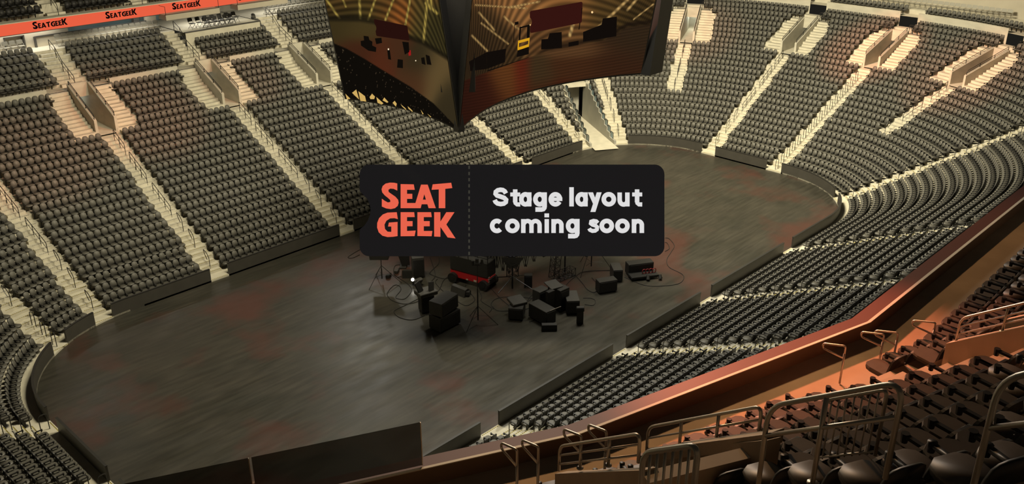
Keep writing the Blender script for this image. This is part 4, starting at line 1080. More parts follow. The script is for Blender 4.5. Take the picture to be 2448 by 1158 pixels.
overR = [('dark_equipment', (17, 12, 9), [z7([(1455, 640), (1560, 630), (1590, 540), (1785, 520), (1790, 780), (1450, 805)]), z8([(500, 520), (800, 400), (820, 300), (1050, 270), (1040, 590), (500, 680)]), z7([(560, 850), (880, 790), (860, 1010), (570, 1120)]), z7([(280, 1000), (560, 850), (570, 1120), (300, 1156)]), z7([(1050, 930), (1250, 880), (1250, 760), (1070, 810)]), z7([(1098, 440), (1125, 430), (1110, 650), (1085, 655)]), z7([(1225, 420), (1270, 400), (1262, 610), (1215, 620)]), z7([(1098, 440), (1270, 395), (1268, 425), (1098, 465)]), z7([(1020, 360), (1080, 345), (1082, 395), (1022, 410)]), z7([(1012, 400), (1022, 400), (1008, 690), (998, 690)]), z7([(1895, 690), (2060, 660), (2060, 730), (1895, 760)]), z8([(470, 130), (490, 130), (440, 480), (425, 480)]), z7([(560, 1150), (1250, 930), (1250, 938), (600, 1156)])]),
 ('sign_board', (52, 20, 16), [gR([(x, y) for x, y in out])]), ('sign_logo', (220, 62, 52), [gR(p) for p in LOGO]), ('sign_text', (212, 190, 168), [gR(p) for p in TX]),
 ('forklift', (214, 158, 30), [z7([(1075, 662), (1265, 612), (1262, 655), (1083, 705)]), z7([(1066, 775), (1252, 715), (1248, 765), (1068, 818)]), z7([(1074, 665), (1094, 665), (1086, 775), (1066, 775)]), z7([(1245, 640), (1262, 640), (1250, 760), (1238, 760)])]),
 ('lights', (255, 214, 150), [z7([(2265, 185), (2290, 180), (2298, 205), (2280, 220), (2265, 208)]), z7([(1122, 430), (1140, 428), (1140, 444), (1122, 446)]), z7([(1262, 398), (1280, 396), (1280, 412), (1262, 414)])])]
overL = [('dark_equipment_left', (16, 12, 8), [z5([(705, 550), (780, 560), (795, 615), (840, 640), (838, 700), (900, 730), (895, 800), (780, 780), (665, 700), (660, 630), (712, 622)]), z5([(880, 590), (980, 580), (990, 660), (900, 680)]), z5([(1300, 640), (1400, 650), (1410, 800), (1340, 840)]), z5([(1590, 890), (1640, 880), (1660, 1000), (1600, 980)]), z5([(1660, 840), (1720, 860), (1750, 1000), (1680, 990)]), z5([(1070, 770), (1110, 770), (1130, 920), (1085, 910)]), z5([(1230, 910), (1310, 920), (1310, 1050), (1220, 1040)])]),
 ('sign_board_left', (38, 16, 12), [gL([(x, y) for x, y in out])]), ('sign_logo_left', (226, 60, 46), [gL(p) for p in LOGO]), ('sign_text_left', (220, 200, 172), [gL(p) for p in TX]),
 ('lift_red', (150, 26, 26), [z5([(1390, 785), (1430, 770), (1435, 850), (1400, 860)])]),
 ('stair_patches', (206, 170, 96), [[(842, 222), (852, 214), (859, 238), (850, 230)], [(857, 218), (873, 230), (876, 243), (862, 241)], [(884, 232), (890, 224), (897, 231), (895, 237), (886, 237)], [(900, 232), (917, 247), (913, 250), (903, 246)], [(915, 240), (919, 233), (929, 244), (926, 246)], [(939, 246), (944, 241), (949, 248), (947, 255)], [(958, 249), (970, 259), (972, 264), (962, 255)], [(975, 254), (986, 264), (987, 268), (977, 260)], [(1006, 262), (1013, 272), (1011, 274)], [(1022, 272), (1031, 279), (1030, 281)], [(826, 224), (838, 236), (830, 238)]]),
 ('lights_left', (255, 236, 200), [z5([(1078, 745), (1096, 745), (1096, 770), (1078, 770)]), z5([(1500, 925), (1515, 925), (1515, 942), (1500, 942)])])]
screen(SR, paint_R, .006, .994, 330, 130, 'curved long screen showing the floor and lift from the near side', overR)
screen(SL_, paint_L, .01, .99, 240, 150, 'curved end screen showing the floor and dark seats', overL)
def cabinet(fn, name, inward, depth=.45, n=24):
    mb = MB(); A = []; 
    for i in range(n+1):
        a = i/n
        for b in (0, HB+.1):
            p = fn(a, b); A.append((p+np.array(inward)*.03)); A.append(p+np.array(inward)*depth)
    fs = []
    for i in range(n):
        o = i*4; q = o+4
        fs += [(o, q, q+2, o+2), (o+1, o+3, q+3, q+1), (o, o+1, q+1, q), (o+2, q+2, q+3, o+3)]
    fs += [(0, 2, 3, 1), (n*4, n*4+1, n*4+3, n*4+2)]
    mb.add(A, fs); return mb.build(name, 'black', sb)
cabinet(SR, 'screen_cabinet', (0, 1, 0)); cabinet(SL_, 'screen_cabinet', (1, 0, 0))
def SB(a, b): p = SR(a, b); return np.array([-p[0]-.5, -p[1], p[2]])
def SX(a, b): y = -4.9+9.9*a; return np.array([9.87-.9*4*a*(1-a)+.155*b, y, ZB+b])
cabinet(SB, 'screen_cabinet', (0, -1, 0)); cabinet(SX, 'screen_cabinet', (-1, 0, 0), 1.45)
mb = MB(); mb.box((0, 0, 18.2), (14.6, 2.2, 6.4)); mb.box((-8.0, -3.5, 18.3), (1.9, 1.9, 6.6), rotz(PI/4)); mb.box((-7.6, -2.4, 18.3), (1.2, 1.2, 6.6)); mb.build('core_housing', 'blackmetal', sb)
mb = MB()
for x, y in ((-6, -1), (-6, 1), (6, -1), (6, 1)): mb.cyl((x, y, 21), (x, y, 33), .04, n=6)
mb.build('hanging_cable', 'blackmetal', sb)
# ------------------------------------------------------------------ stage gear on the floor
def G(u, v): return at(u, v, 0.0)
def yawR(deg): return rotz(math.radians(deg))
def crate(name, label, cat, c, size, deg, m='gear', group=None, parts=True, z0=0.0):
    # box case standing at c (floor), size w,d,h
    R = yawR(deg); w, d, h = [q*.88 for q in size]; t = thing(name, label, cat, (c[0], c[1], z0), group)
    B = lambda x, y, z: np.array([c[0], c[1], z0])+R@np.array([x, y, z])
    mb = MB(); mb.bevbox(B(0, 0, h/2+.05), (w, d, h-.06), .025, R); mb.build('body', m, t)
    if parts:
        mb = MB(); mb.bevbox(B(0, -d/2-.012, h/2+.03), (w*.88, .03, h*.80), .01, R); mb.build('front_grille', 'black', t)
        mb = MB()
        for x in (-1, 1):
            for y in (-1, 1): mb.cyl(B(x*w*.42, y*d*.4, 0), B(x*w*.42, y*d*.4, .06), .035, n=8)
        mb.build('feet', 'black', t)
    return t
# scissor lift
LA = G(1098, 681); LC = G(1168, 694)
lc = (G(1082, 676)+G(1185, 700))/2
def lift():
    a = G(1075, 672); b = G(1166, 697); x = (b-a); L = np.linalg.norm(x); x /= L; y = np.array([-x[1], x[0], 0]); z = np.array([0, 0, 1.0])
    if (y@RT) < 0: y = -y
    R = np.stack([x, np.cross(z, x), z], 1); Wd = 1.15
    yy = np.cross(z, x); 
    sgnv = 1 if (yy@FW) > 0 else -1
    o = a+x*L/2+yy*sgnv*Wd/2
    t = thing('scissor_lift', 'red scissor lift with black caged platform and four black wheels on the floor', 'lift', o)
    B = lambda X, Y, Z: o+x*X+yy*sgnv*Y+z*Z
    mb = MB(); mb.bevbox(B(0, 0, .62), (L, Wd*.86, .55), .05, R); mb.build('chassis', 'red', t)
    mb = MB(); mb.bevbox(B(0, 0, 1.45), (L*.98, Wd*.92, 1.1), .04, R); mb.build('platform_box', 'gear', t)
    for X in (-1, 1):
        for Y in (-1, 1):
            mb = MB(); c = B(X*L*.40, Y*Wd*.50, .36); mb.cyl(c-yy*.16, c+yy*.16, .36, n=20); mb.cyl(c-yy*.18, c+yy*.18, .16, n=12); mb.build('wheel', 'black', t)
    mb = MB(); H0, H1 = 2.0, 3.05; c4 = [(-.5, -.48), (.5, -.48), (.5, .48), (-.5, .48)]
    for X, Y in c4: mb.cyl(B(X*L, Y*Wd, H0), B(X*L, Y*Wd, H1), .035, n=6)
    for h in (2.35, 2.7, 3.05): mb.tube([B(X*L, Y*Wd, h) for X, Y in c4], .032, 6, closed=True)
    for q in (-.25, 0, .25):
        for Y in (-.48, .48): mb.cyl(B(q*L, Y*Wd, H0), B(q*L, Y*Wd, H1), .026, n=6)
    mb.build('cage', 'blackmetal', t)
    mb = MB(); 
    for i in range(4): mb.box(B(L*.505, -Wd*.36, .45+i*.17), (.02, .16, .08), R)
    mb.build('hazard_stripe', 'sign_white', t) if False else mb.build('hazard_stripe', 'fold', t)
    mb = MB(); mb.box(B(-L*.05, -Wd*.435, .42), (.16, .02, .08), R); mb.box(B(L*.16, -Wd*.435, .46), (.22, .02, .13), R); mb.build('decal_plate', 'beige', t)
    mb = MB(); mb.bevbox(B(L*.5, 0, .62), (.16, Wd*.6, .4), .03, R); mb.build('ladder_end', 'black', t)
lift()
def tripod(name, label, base, H, spread, headfn=None, group=None, leg0=1.3):
    t = thing(name, label, 'light stand', base, group); z = np.array([0, 0, 1.0]); b = np.asarray(base, float)
    mb = MB(); mb.cyl(b+z*.35, b+z*H, .028, n=8); mb.cyl(b+z*.3, b+z*(H*.6), .042, n=8); mb.build('mast', 'blackmetal', t)
    for i in range(3):
        a = math.radians(70+120*i); e = np.array([math.cos(a), math.sin(a), 0]); mb = MB(); mb.cyl(b+e*spread, b+z*leg0, .022, n=6); mb.cyl(b+z*.62, b+e*spread*.52+z*.62*1.0, .014, n=6); mb.build('leg', 'blackmetal', t)
    if headfn: headfn(t, b+z*H)
    return t
def head_lamp(t, p):
    mb = MB(); mb.cyl(p+RT*-.16-FW*.05, p+RT*.16-FW*.05, .11, .13, 12); mb.box(p+np.array([0, 0, .22]), (.2, .2, .26), rotz(.7)); mb.box(p+np.array([0, 0, -.06]), (.62, .05, .05), rotz(YAW-PI/2)); mb.build('lamp_head', 'black', t)
    mb = MB(); mb.cyl(p+RT*.3+np.array([0, 0, .02]), p+RT*.3+np.array([0, 0, .3]), .1, .07, 10); mb.cyl(p-RT*.28+np.array([0, 0, -.1]), p-RT*.28+np.array([0, 0, .2]), .08, n=10); mb.build('side_lamp', 'black', t)
tripod('light_stand', 'tall black tripod light stand with lamp head in front of the red lift', G(1143, 776), 4.2, 1.25, head_lamp)
def head_panel(t, p):
    mb = MB(); mb.prism([(-.85, 1.25), (-.75, -.05), (.45, -.05), (.95, 1.25)], p-FW*.05, RT, (0, 0, 1), FW, .35); mb.build('panel_light', 'gear', t)
    mb = MB(); mb.cyl(p+np.array([0, 0, 1.25]), p+np.array([0, 0, 2.0]), .03, n=6); mb.box(p+np.array([0, 0, 1.98]), (.55, .05, .05), rotz(YAW-PI/2)); mb.build('cross_bar', 'blackmetal', t)
    q = p+np.array([0, 0, 1.98])+RT*.25-FW*.05; mb = MB(); mb.cyl(q-FW*.06, q, .05, .03, 10); mb.build('bulb', 'lampdim', t)
tripod('light_stand', 'black tripod stand with a dark panel light and small glowing bulb on top', G(914, 676), 1.75, 1.35, head_panel)
def head_small(t, p):
    mb = MB(); mb.box(p, (.5, .2, .3), rotz(.5)); mb.box(p+np.array([.25, -.2, .2]), (.2, .2, .3), rotz(1.0)); mb.build('lamp_head', 'black', t)
tripod('light_stand', 'tallest black light stand, seen faintly through the sign board', G(1413, 646), 4.3, 1.5, head_small, leg0=2.2)
# stacked speakers at the front
bc = (G(1057, 798)+G(1100, 776))/2
ang = math.degrees(math.atan2(*(G(1100, 776)-G(1057, 798))[[1, 0]]))
nv = rotz(math.radians(ang))@np.array([0, 1, 0]); nv = nv if nv@FW > 0 else -nv
cc = bc+nv*.55
crate('speaker_cabinet', 'lower of the two stacked black speaker cabinets at the front', 'speaker', cc, (2.0, 1.15, 1.15), ang, 'gear', 'stacked speaker cabinets')
crate('speaker_cabinet', 'upper skewed speaker cabinet resting on another black cabinet', 'speaker', cc+nv*.05, (2.0, 1.1, 1.1), ang+10, 'gear2', 'stacked speaker cabinets', z0=1.02)
t = crate('equipment_case', 'upright dark case with an open tray on its top, beside the stacked speakers', 'case', G(1029, 748)+nv*.35, (1.0, .75, 1.35), ang-22, 'gear', parts=True)
q = G(1029, 748)+nv*.35
mb = MB(); mb.bevbox(q+np.array([0, 0, 1.36]), (1.25, .95, .28), .04, yawR(ang-15)); mb.build('tray', 'gear2', t)
mb = MB(); mb.bevbox(q+np.array([-.42, .1, 1.84])-RT*.05, (.42, .1, .75), .02, yawR(ang)@rotx(-.25)@roty(-.25)); mb.bevbox(q+RT*.35+np.array([0, 0, 1.78]), (.42, .1, .6), .02, yawR(ang)@rotx(-.25)@roty(.25)); mb.build('open_lid', 'black', t)
# middle back group
crate('speaker_cabinet', 'grey-black upright speaker cabinet behind the small lamp', 'speaker', G(1006, 664)+nv*.25, (.95, .7, 1.75), ang-35, 'gear2')
t = thing('monitor_screen', 'black tilted monitor board standing half behind the sign board', 'monitor', G(965, 640)); b = G(965, 640)
mb = MB(); mb.prism([(-.62, 1.75), (-.12, .0), (.42, .08), (.42, 1.75)], b+np.array([0, 0, .12]), RT, (0, 0, 1), FW, .22); mb.build('board', 'black', t); mb = MB(); mb.bevbox(b+np.array([.05, .1, .06]), (.7, .5, .12), .02, yawR(YAW*57)); mb.build('foot', 'gear', t)
t = thing('mixing_desk', 'small black sloped mixing desk beside the grey-black cabinet', 'mixer', G(984, 660)); b = G(984, 660)
mb = MB(); mb.prism([(-.55, 0), (.55, 0), (.55, .25), (-.55, .62)], b-RT*.6+FW*.1, (0, 0, 0) if False else np.array([FW[0], FW[1], 0])*1.0, (0, 0, 1), RT, 1.2); mb.build('desk_body', 'gear', t)
mb = MB()
for i in range(6):
    for j in range(5):
        c = b-RT*(.45-.18*i)+np.array([FW[0], FW[1], 0])*(-.3+.15*j)+np.array([0, 0, .40-.03*j]); mb.box(c, (.03, .03, .1))
mb.build('fader_knobs', 'gear2', t)
# small glowing lamp
t = thing('floor_lamp', 'small glowing white floodlight on the floor beside a folded stand', 'lamp', G(988, 682)); b = G(988, 682)
mb = MB(); mb.bevbox(b+np.array([0, 0, .42]), (.34, .22, .3), .04, yawR(45)); mb.cyl(b+np.array([0, 0, .0]), b+np.array([0, 0, .3]), .03, n=6); mb.build('housing', 'black', t)
mb = MB(); c = b+np.array([0, 0, .42])-FW*.2; mb.cyl(c, c-FW*.05, .11, .10, 12); mb.build('lens', 'lamp', t)
t = thing('folded_stand', 'small folded black stand lying behind the glowing floodlight', 'stand', G(1002, 685)); b = G(1002, 685)
mb = MB(); mb.bevbox(b+np.array([0, 0, .42]), (.5, .3, .34), .05, rotx(.5)); mb.build('head', 'gear2', t); mb = MB()
for a in (0, 1.2, 2.4): mb.cyl(b+np.array([math.cos(a)*.35, math.sin(a)*.35, 0]), b+np.array([0, 0, .35]), .02, n=6)
mb.build('legs', 'blackmetal', t)
for i, (u, v) in enumerate(((1004, 699), (1004, 707))):
    t = thing('stage_box', 'small flat black box on the floor, %s of the two near the open tray' % ('farther' if i == 0 else 'nearer'), 'box', G(u, v), 'small flat boxes'); mb = MB(); mb.bevbox(G(u, v)+np.array([0, 0, .09]), (.42, .26, .18), .02, yawR(-42)); mb.build('box', 'gear', t); mb = MB(); mb.bevbox(G(u, v)+np.array([0, 0, .19]), (.3, .16, .03), .008, yawR(-42)); mb.build('panel', 'gear2', t)
for u, v, lb in ((948, 653, 'small black gadget inside the loop of cable, far left'), (928, 664, 'small black clamp by the foot of the panel light stand')):
    t = thing('stage_gadget', lb, 'gadget', G(u, v)); b = G(u, v); mb = MB(); mb.bevbox(b+np.array([0, 0, .12]), (.34, .26, .22), .03, yawR(30)); mb.build('box', 'gear2', t); mb = MB(); mb.cyl(b+np.array([.2, .1, .1]), b+np.array([.38, .2, .1]), .08, n=8); mb.build('knob', 'black', t)
t = thing('wedge_monitor', 'black prism-shaped wedge speaker lying alone in front of the red lift', 'speaker', G(1101, 702)); b = G(1101, 702)
a_ = G(1112, 700)-G(1090, 700); a_ = (G(1115, 706)-G(1090, 696)); a_ /= np.linalg.norm(a_); s_ = np.cross(np.array([0, 0, 1.0]), a_)
mb = MB(); mb.prism([(-.34, 0), (.34, 0), (.36, .28), (.05, .55), (-.2, .5)], b-a_*.62, s_, (0, 0, 1), a_, 1.25); mb.build('cabinet', 'gear', t); mb = MB(); mb.box(b+a_*.64+np.array([0, 0, .25]), (.3, .3, .25), rotz(.6)); mb.build('end_plate', 'black', t)
# crates on the right
def dirang(p, q): d = G(*q)-G(*p); return math.degrees(math.atan2(d[1], d[0]))
t = crate('equipment_case', 'black case with a slanted lid, left of the large case group', 'case', G(1236, 768)+np.array([FW[0], FW[1], 0])*.75, (1.05, 1.5, .95), dirang((1221, 769), (1248, 771)), 'gear')
b = G(1236, 768)+np.array([FW[0], FW[1], 0])*.95; mb = MB(); mb.bevbox(b+np.array([0, 0, .98]), (1.0, 1.0, .2), .03, yawR(dirang((1221, 769), (1248, 771))+35)@rotx(.1)); mb.build('loose_lid', 'gear2', t)
d1 = dirang((1318, 777), (1337, 769)); 
crate('equipment_case', 'long black road case with a bright metal edge at the front of the case group', 'case', G(1318, 777)+(G(1337, 769)-G(1318, 777))*.5+np.array([-.35, 1.0, 0])*.85, (.95, 1.9, 1.15), d1, 'gear')
b = G(1318, 777)+(G(1337, 769)-G(1318, 777))*.5+np.array([0, 0, 1.03]); R = yawR(d1)
t = bpy.data.objects[[o.name for o in bpy.data.objects if o.name.startswith('equipment_case')][-1]]
mb = MB(); mb.box(b, (.9, .03, .03), R); mb.build('metal_edge', 'steel', t)
cA = G(1330, 752)+np.array([.75, .35, 0]); crate('equipment_case', 'tall upright black case at the back of the case group', 'case', cA, (.95, .95, 1.75), d1+3, 'gear')
cB = G(1302, 745)+np.array([.45, .75, 0]); crate('equipment_case', 'square dark grey case behind the long road case', 'case', cB, (1.0, .8, 1.35), d1+3, 'gear2')
cD = G(1317, 756)+np.array([.12, .2, 0]); crate('equipment_case', 'narrow black box standing on the middle of the case group', 'case', cD, (.62, .35, 1.9), d1, 'black', parts=False)
t = thing('case_lid', 'grey lid panel tilted on top of the case group', 'lid', (*cA[:2], 1.6)); mb = MB(); mb.bevbox(np.array([*cA[:2], 1.74])-RT*.45, (1.05, .8, .07), .02, yawR(d1)@rotx(.3)@roty(.12)); mb.build('panel', 'gear2', t); mb = MB(); mb.box(np.array([*cA[:2], 1.62])-RT*.45, (.9, .06, .12), yawR(d1)); mb.build('rim', 'black', t)
t = thing('floor_panel', 'flat black panel lying face up in front of the case group', 'panel', G(1313, 789)); mb = MB(); mb.bevbox(G(1313, 789)+np.array([0, 0, .2]), (.95, .34, .42), .02, yawR(YAW*57.3-90+2)); mb.build('panel', 'black', t)
crate('equipment_case', 'black case with a tall bracket in front, right of the case group', 'case', (G(1368, 750)+G(1394, 752))/2+np.array([.3, 1.0, 0])*.7, (.95, 1.7, 1.1), dirang((1366, 753), (1395, 752)), 'gear2')
t = thing('stand_bracket', 'narrow dark upright stand in front of the right case', 'stand', G(1386, 773)); b = G(1386, 773); mb = MB(); mb.bevbox(b+np.array([0, 0, .42]), (.42, .2, .84), .02, yawR(-45)); mb.build('post', 'gear', t); mb = MB(); mb.bevbox(b+np.array([0, 0, 1.0]), (.5, .3, .3), .04, yawR(-45)); mb.build('head', 'black', t)
crate('speaker_cabinet', 'black speaker lying on its side, nearer of the right pair', 'speaker', G(1457, 704)+np.array([.2, .45, 0]), (1.5, .75, 1.0), dirang((1443, 706), (1478, 700)), 'gear', 'right pair of speakers')
crate('speaker_cabinet', 'black speaker end-on, farther of the right pair', 'speaker', G(1481, 675)+np.array([.25, .5, 0]), (.75, 1.35, 1.05), dirang((1470, 676), (1490, 675)), 'gear2', 'right pair of speakers')
crate('speaker_cabinet', 'small dark case standing alone behind the case group', 'case', G(1264, 690)+np.array([.15, .2, 0]), (.62, .45, 1.05), YAW*57.3-90, 'gear')
b = G(1540, 662)+np.array([.2, .6, 0]); dR = dirang((1525, 664), (1573, 658))
t = crate('cable_trunk', 'open black trunk with red cables on its tray, far right', 'trunk', b, (2.1, .8, 1.0), dR, 'gear')
f_ = rotz(math.radians(dR))@np.array([0, -1, 0]); mb = MB(); mb.bevbox(b+f_*.75+np.array([0, 0, .22]), (2.0, .8, .16), .02, yawR(dR)); mb.build('front_tray', 'black', t)
for i in range(4):
    mb = MB(); c = b+f_*.75+rotz(math.radians(dR))@np.array([.05+.25*i, 0, .46]); mb.tube([c+rotz(math.radians(dR))@np.array([.13*math.cos(a), .02, .17*math.sin(a)]) for a in np.linspace(0, 2*PI, 12)[:-1]], .03, 6, closed=True); mb.build('cable_coil', 'redcable', t)
for u, v, lb in ((1549, 672, 'small dark plug lying left in front of the open trunk'), (1578, 670, 'small dark clamp lying right in front of the open trunk')):
    t = thing('cable_plug', lb, 'plug', G(u, v)); bb = G(u, v); mb = MB(); mb.cyl(bb+np.array([0, 0, .1]), bb+np.array([.1, .1, .35]), .14, .1, 10); mb.build('plug_body', 'gear', t); mb = MB(); mb.cyl(bb+np.array([0, 0, .08]), bb+np.array([.35, .1, .05]), .05, n=6); mb.build('tail', 'black', t)
# truss pieces
def truss(mb, a, b, w, n, r=.022, R0=None):
    a = np.asarray(a, float); b = np.asarray(b, float); d = (b-a)/np.linalg.norm(b-a); t = np.array([0, 0, 1.0]) if abs(d[2]) < .9 else np.array([1.0, 0, 0])
    u = np.cross(d, t); u /= np.linalg.norm(u); v = np.cross(u, d); C4 = [u*w/2+v*w/2, -u*w/2+v*w/2, -u*w/2-v*w/2, u*w/2-v*w/2]
    for c in C4: mb.cyl(a+c, b+c, r, n=6)
    for i in range(n+1):
        p = a+(b-a)*i/n
        for k in range(4): mb.cyl(p+C4[k], p+C4[(k+1) % 4], r*.7, n=5)
        if i < n:
            q = a+(b-a)*(i+1)/n
            for k in range(4): mb.cyl(p+C4[k], q+C4[(k+1) % 4], r*.6, n=5)
t0 = G(1330, 668); t = thing('truss_pile', 'pile of black truss sections under a small gabled frame, behind the sign', 'truss', t0)
mb = MB(); truss(mb, G(1332, 672)+np.array([0, 0, .3]), G(1369, 656)+np.array([0, 0, .3]), .55, 4, .026); mb.build('lying_truss', 'blackmetal', t)
mb = MB(); truss(mb, G(1324, 667)+np.array([0, 0, .1]), G(1330, 664)+np.array([0, 0, 2.2]), .5, 5, .026); mb.build('standing_truss', 'blackmetal', t)
mb = MB(); p = G(1350, 653); mb.cyl(p, p+np.array([0, 0, 1.9]), .06, n=8); tp = p+np.array([0, 0, 1.9]); mb.cyl(tp, tp-RT*1.55+np.array([0, 0, -.65]), .05, n=6); mb.cyl(tp, tp+RT*1.55+np.array([0, 0, -.65]), .05, n=6); mb.build('gable_frame', 'blackmetal', t)
b = G(1225, 690); t = thing('truss_crane', 'dark folded truss roof of two zigzag arms on a central tripod stand', 'truss', b)
z = np.array([0, 0, 1.0]); top = b+z*2.7; mb = MB(); mb.cyl(b, top, .06, n=8)
for i in range(4):
    a = math.radians(10+90*i); e = np.array([math.cos(a), math.sin(a), 0]); mb.cyl(b+z*.9, b+e*1.7+z*.35, .035, n=6)
mb.build('stand', 'blackmetal', t)
mb = MB(); truss(mb, b+z*.9, b+z*1.9, .55, 2, .025); mb.build('stand_truss', 'blackmetal', t)
arms = [np.array([FW[0], FW[1], 0])*.86+RT*.75, np.array([FW[0], FW[1], 0])*.55-RT*1.0]
for q, e in enumerate(arms):
    e = e/np.linalg.norm(e); mb = MB(); L = 4.2 if q == 0 else 2.3; o = top-z*.45
    mb.tube([o, o+e*L+z*.55], .06, 6)
    n = 5
    for i in range(n):
        p = o+e*L*(i+.1)/n+z*.55*i/n; p2 = o+e*L*(i+1)/n+z*.55*(i+1)/n; lo = (p+p2)/2-z*1.25
        for w in (-.06, .06): mb.cyl(p+RT*w, lo+RT*w, .022, n=5); mb.cyl(p2+RT*w, lo+RT*w, .022, n=5)
        mb.cyl((p+p2)/2, lo, .02, n=5)
    mb.build('truss_arm', 'blackmetal', t)
mb = MB(); P_ = [top-z*.35-RT*.15, top-z*.35+RT*.15, top+arms[0]*2.6+z*.15, top+arms[1]*1.6+z*.15]; mb.add(P_+[p-z*.06 for p in P_], [(0, 1, 2, 3), (7, 6, 5, 4), (0, 4, 5, 1), (1, 5, 6, 2), (2, 6, 7, 3), (3, 7, 4, 0)]); o = mb.build('tarp', mat('dark_blue_tarp', (.012, .014, .022), .6), t)
mb = MB(); P_ = [top-z*.4-RT*.75, top-z*.4+RT*.75, top-z*1.15+RT*.3, top-z*1.15-RT*.3]; mb.add([p-FW*.1 for p in P_]+[p for p in P_], [(0, 1, 2, 3), (7, 6, 5, 4), (0, 4, 5, 1), (1, 5, 6, 2), (2, 6, 7, 3), (3, 7, 4, 0)]); mb.build('hub_cover', MT['gear2'], t)
# cables
def cable(pts, label, r=.022):
    P = [G(u, v) for u, v in pts]; Q = []
    for i in range(len(P)-1):      # catmull-rom
        p0, p1, p2, p3 = P[max(0, i-1)], P[i], P[i+1], P[min(len(P)-1, i+2)]
        for k in range(6):
            s_ = k/6; Q.append(.5*((2*p1)+(-p0+p2)*s_+(2*p0-5*p1+4*p2-p3)*s_**2+(-p0+3*p1-3*p2+p3)*s_**3))
    Q.append(P[-1]); mb = MB(); mb.tube([q+np.array([0, 0, r]) for q in Q], r, 6); o = mb.build('floor_cable', 'cable'); tag(o, label, 'cable', 'cables on the floor')
cable([(862, 597), (846, 606), (832, 616), (842, 618), (860, 610)], 'looped black cable sticking out left of the sign board')
cable([(966, 634), (945, 636), (941, 655), (950, 663), (960, 662)], 'small cable loop around the gadget at far left')
cable([(950, 664), (975, 680), (984, 695), (970, 714), (955, 716), (946, 711), (958, 695), (955, 685), (943, 683), (930, 695), (926, 706), (935, 718), (960, 727), (985, 726), (1012, 717)], 'winding cable left of the open tray case')
cable([(1010, 710), (975, 728), (948, 741), (942, 748), (955, 760), (985, 766), (1015, 756)], 'cable loop nearest the camera at the left')
cable([(1028, 616), (1038, 645), (1040, 662), (1030, 675), (1021, 688)], 'cable running from the sign towards the tray case')
cable([(1050, 617), (1048, 632), (1030, 650), (1030, 657), (1060, 667), (1085, 662)], 'cable crossing behind the left wheel of the lift')
cable([(1072, 662), (1060, 672), (1052, 690), (1045, 700)], 'cable from the lift wheel down to the cabinets')
cable([(1046, 668), (1041, 676), (1056, 694), (1080, 712), (1110, 731), (1125, 728), (1135, 716), (1120, 697), (1112, 688), (1114, 683)], 'cable wrapped around the prism wedge')
cable([(1146, 698), (1152, 710), (1150, 720), (1160, 728), (1175, 738), (1170, 748)], 'short cable right of the lamp stand')
cable([(1175, 692), (1198, 716), (1225, 738)], 'straight cable from the lift to the slanted-lid case')
cable([(1180, 740), (1174, 728), (1185, 716), (1210, 711), (1245, 712), (1290, 716)], 'cable loop left of the slanted-lid case, upper strand')
cable([(1178, 734), (1190, 744), (1220, 744), (1250, 742), (1290, 730)], 'cable loop left of the slanted-lid case, lower strand')
cable([(1256, 728), (1270, 708), (1300, 692), (1320, 690), (1328, 698)], 'arched cable behind the case group')
cable([(1262, 722), (1290, 704), (1330, 697), (1360, 698), (1371, 708)], 'second arched cable joining the right case')
cable([(1290, 735), (1268, 742), (1272, 755), (1278, 765), (1265, 771)], 'curling cable between the two case groups')
cable([(1394, 714), (1412, 714), (1423, 720), (1418, 731), (1398, 729)], 'cable loop right of the bracket case')
cable([(1375, 658), (1394, 680), (1405, 694), (1422, 700), (1432, 685), (1425, 676), (1415, 665)], 'cable curling beside the lying speaker')
cable([(1345, 705), (1354, 682), (1378, 660), (1400, 650), (1462, 647)], 'cable running from the case group to the far speaker')
cable([(1493, 664), (1540, 683), (1580, 685), (1620, 680), (1634, 668), (1630, 656), (1600, 640), (1594, 622), (1604, 604), (1612, 588), (1600, 572), (1590, 570)], 'long cable sweeping around the open trunk')
cable([(1590, 602), (1600, 595), (1596, 583), (1590, 580)], 'short cable curl at the right edge of the sign')
# ------------------------------------------------------------------ floor finish
m = bpy.data.materials.new('event_floor'); m.use_nodes = True; nt = m.node_tree; b = nt.nodes['Principled BSDF']
tc = nt.nodes.new('ShaderNodeTexCoord')
def noise(scale, detail, stretch, rot=0.0, rough=.55):
    mp = nt.nodes.new('ShaderNodeMapping'); mp.inputs['Scale'].default_value = stretch; mp.inputs['Rotation'].default_value = (0, 0, rot)
    n = nt.nodes.new('ShaderNodeTexNoise'); n.inputs['Scale'].default_value = scale; n.inputs['Detail'].default_value = detail; n.inputs['Roughness'].default_value = rough
    nt.links.new(tc.outputs['Object'], mp.inputs['Vector']); nt.links.new(mp.outputs['Vector'], n.inputs['Vector']); return n
def ramp(n, stops):
    r = nt.nodes.new('ShaderNodeValToRGB'); el = r.color_ramp.elements
    while len(el) < len(stops): el.new(.5)
    for e, (p, c) in zip(el, stops): e.position = p; e.color = (*c, 1)
    nt.links.new(n.outputs['Fac'], r.inputs['Fac']); return r
def mix(a, b_, fac, mode='MIX'):
    x = nt.nodes.new('ShaderNodeMix'); x.data_type = 'RGBA'; x.blend_type = mode
    nt.links.new(a, x.inputs['A']); nt.links.new(b_, x.inputs['B'])
    if isinstance(fac, float): x.inputs['Factor'].default_value = fac
    else: nt.links.new(fac, x.inputs['Factor'])
    return x.outputs['Result']
base = ramp(noise(.35, 6, (1, 1, 1)), [(.30, (.026, .025, .019)), (.52, (.034, .031, .024)), (.75, (.044, .039, .030))])
streak = ramp(noise(1.6, 8, (.25, 2.6, 1), math.radians(-44)), [(.35, (.78, .78, .78)), (.65, (1.22, 1.22, 1.2))])
c = mix(base.outputs['Color'], streak.outputs['Color'], 1.0, 'MULTIPLY')
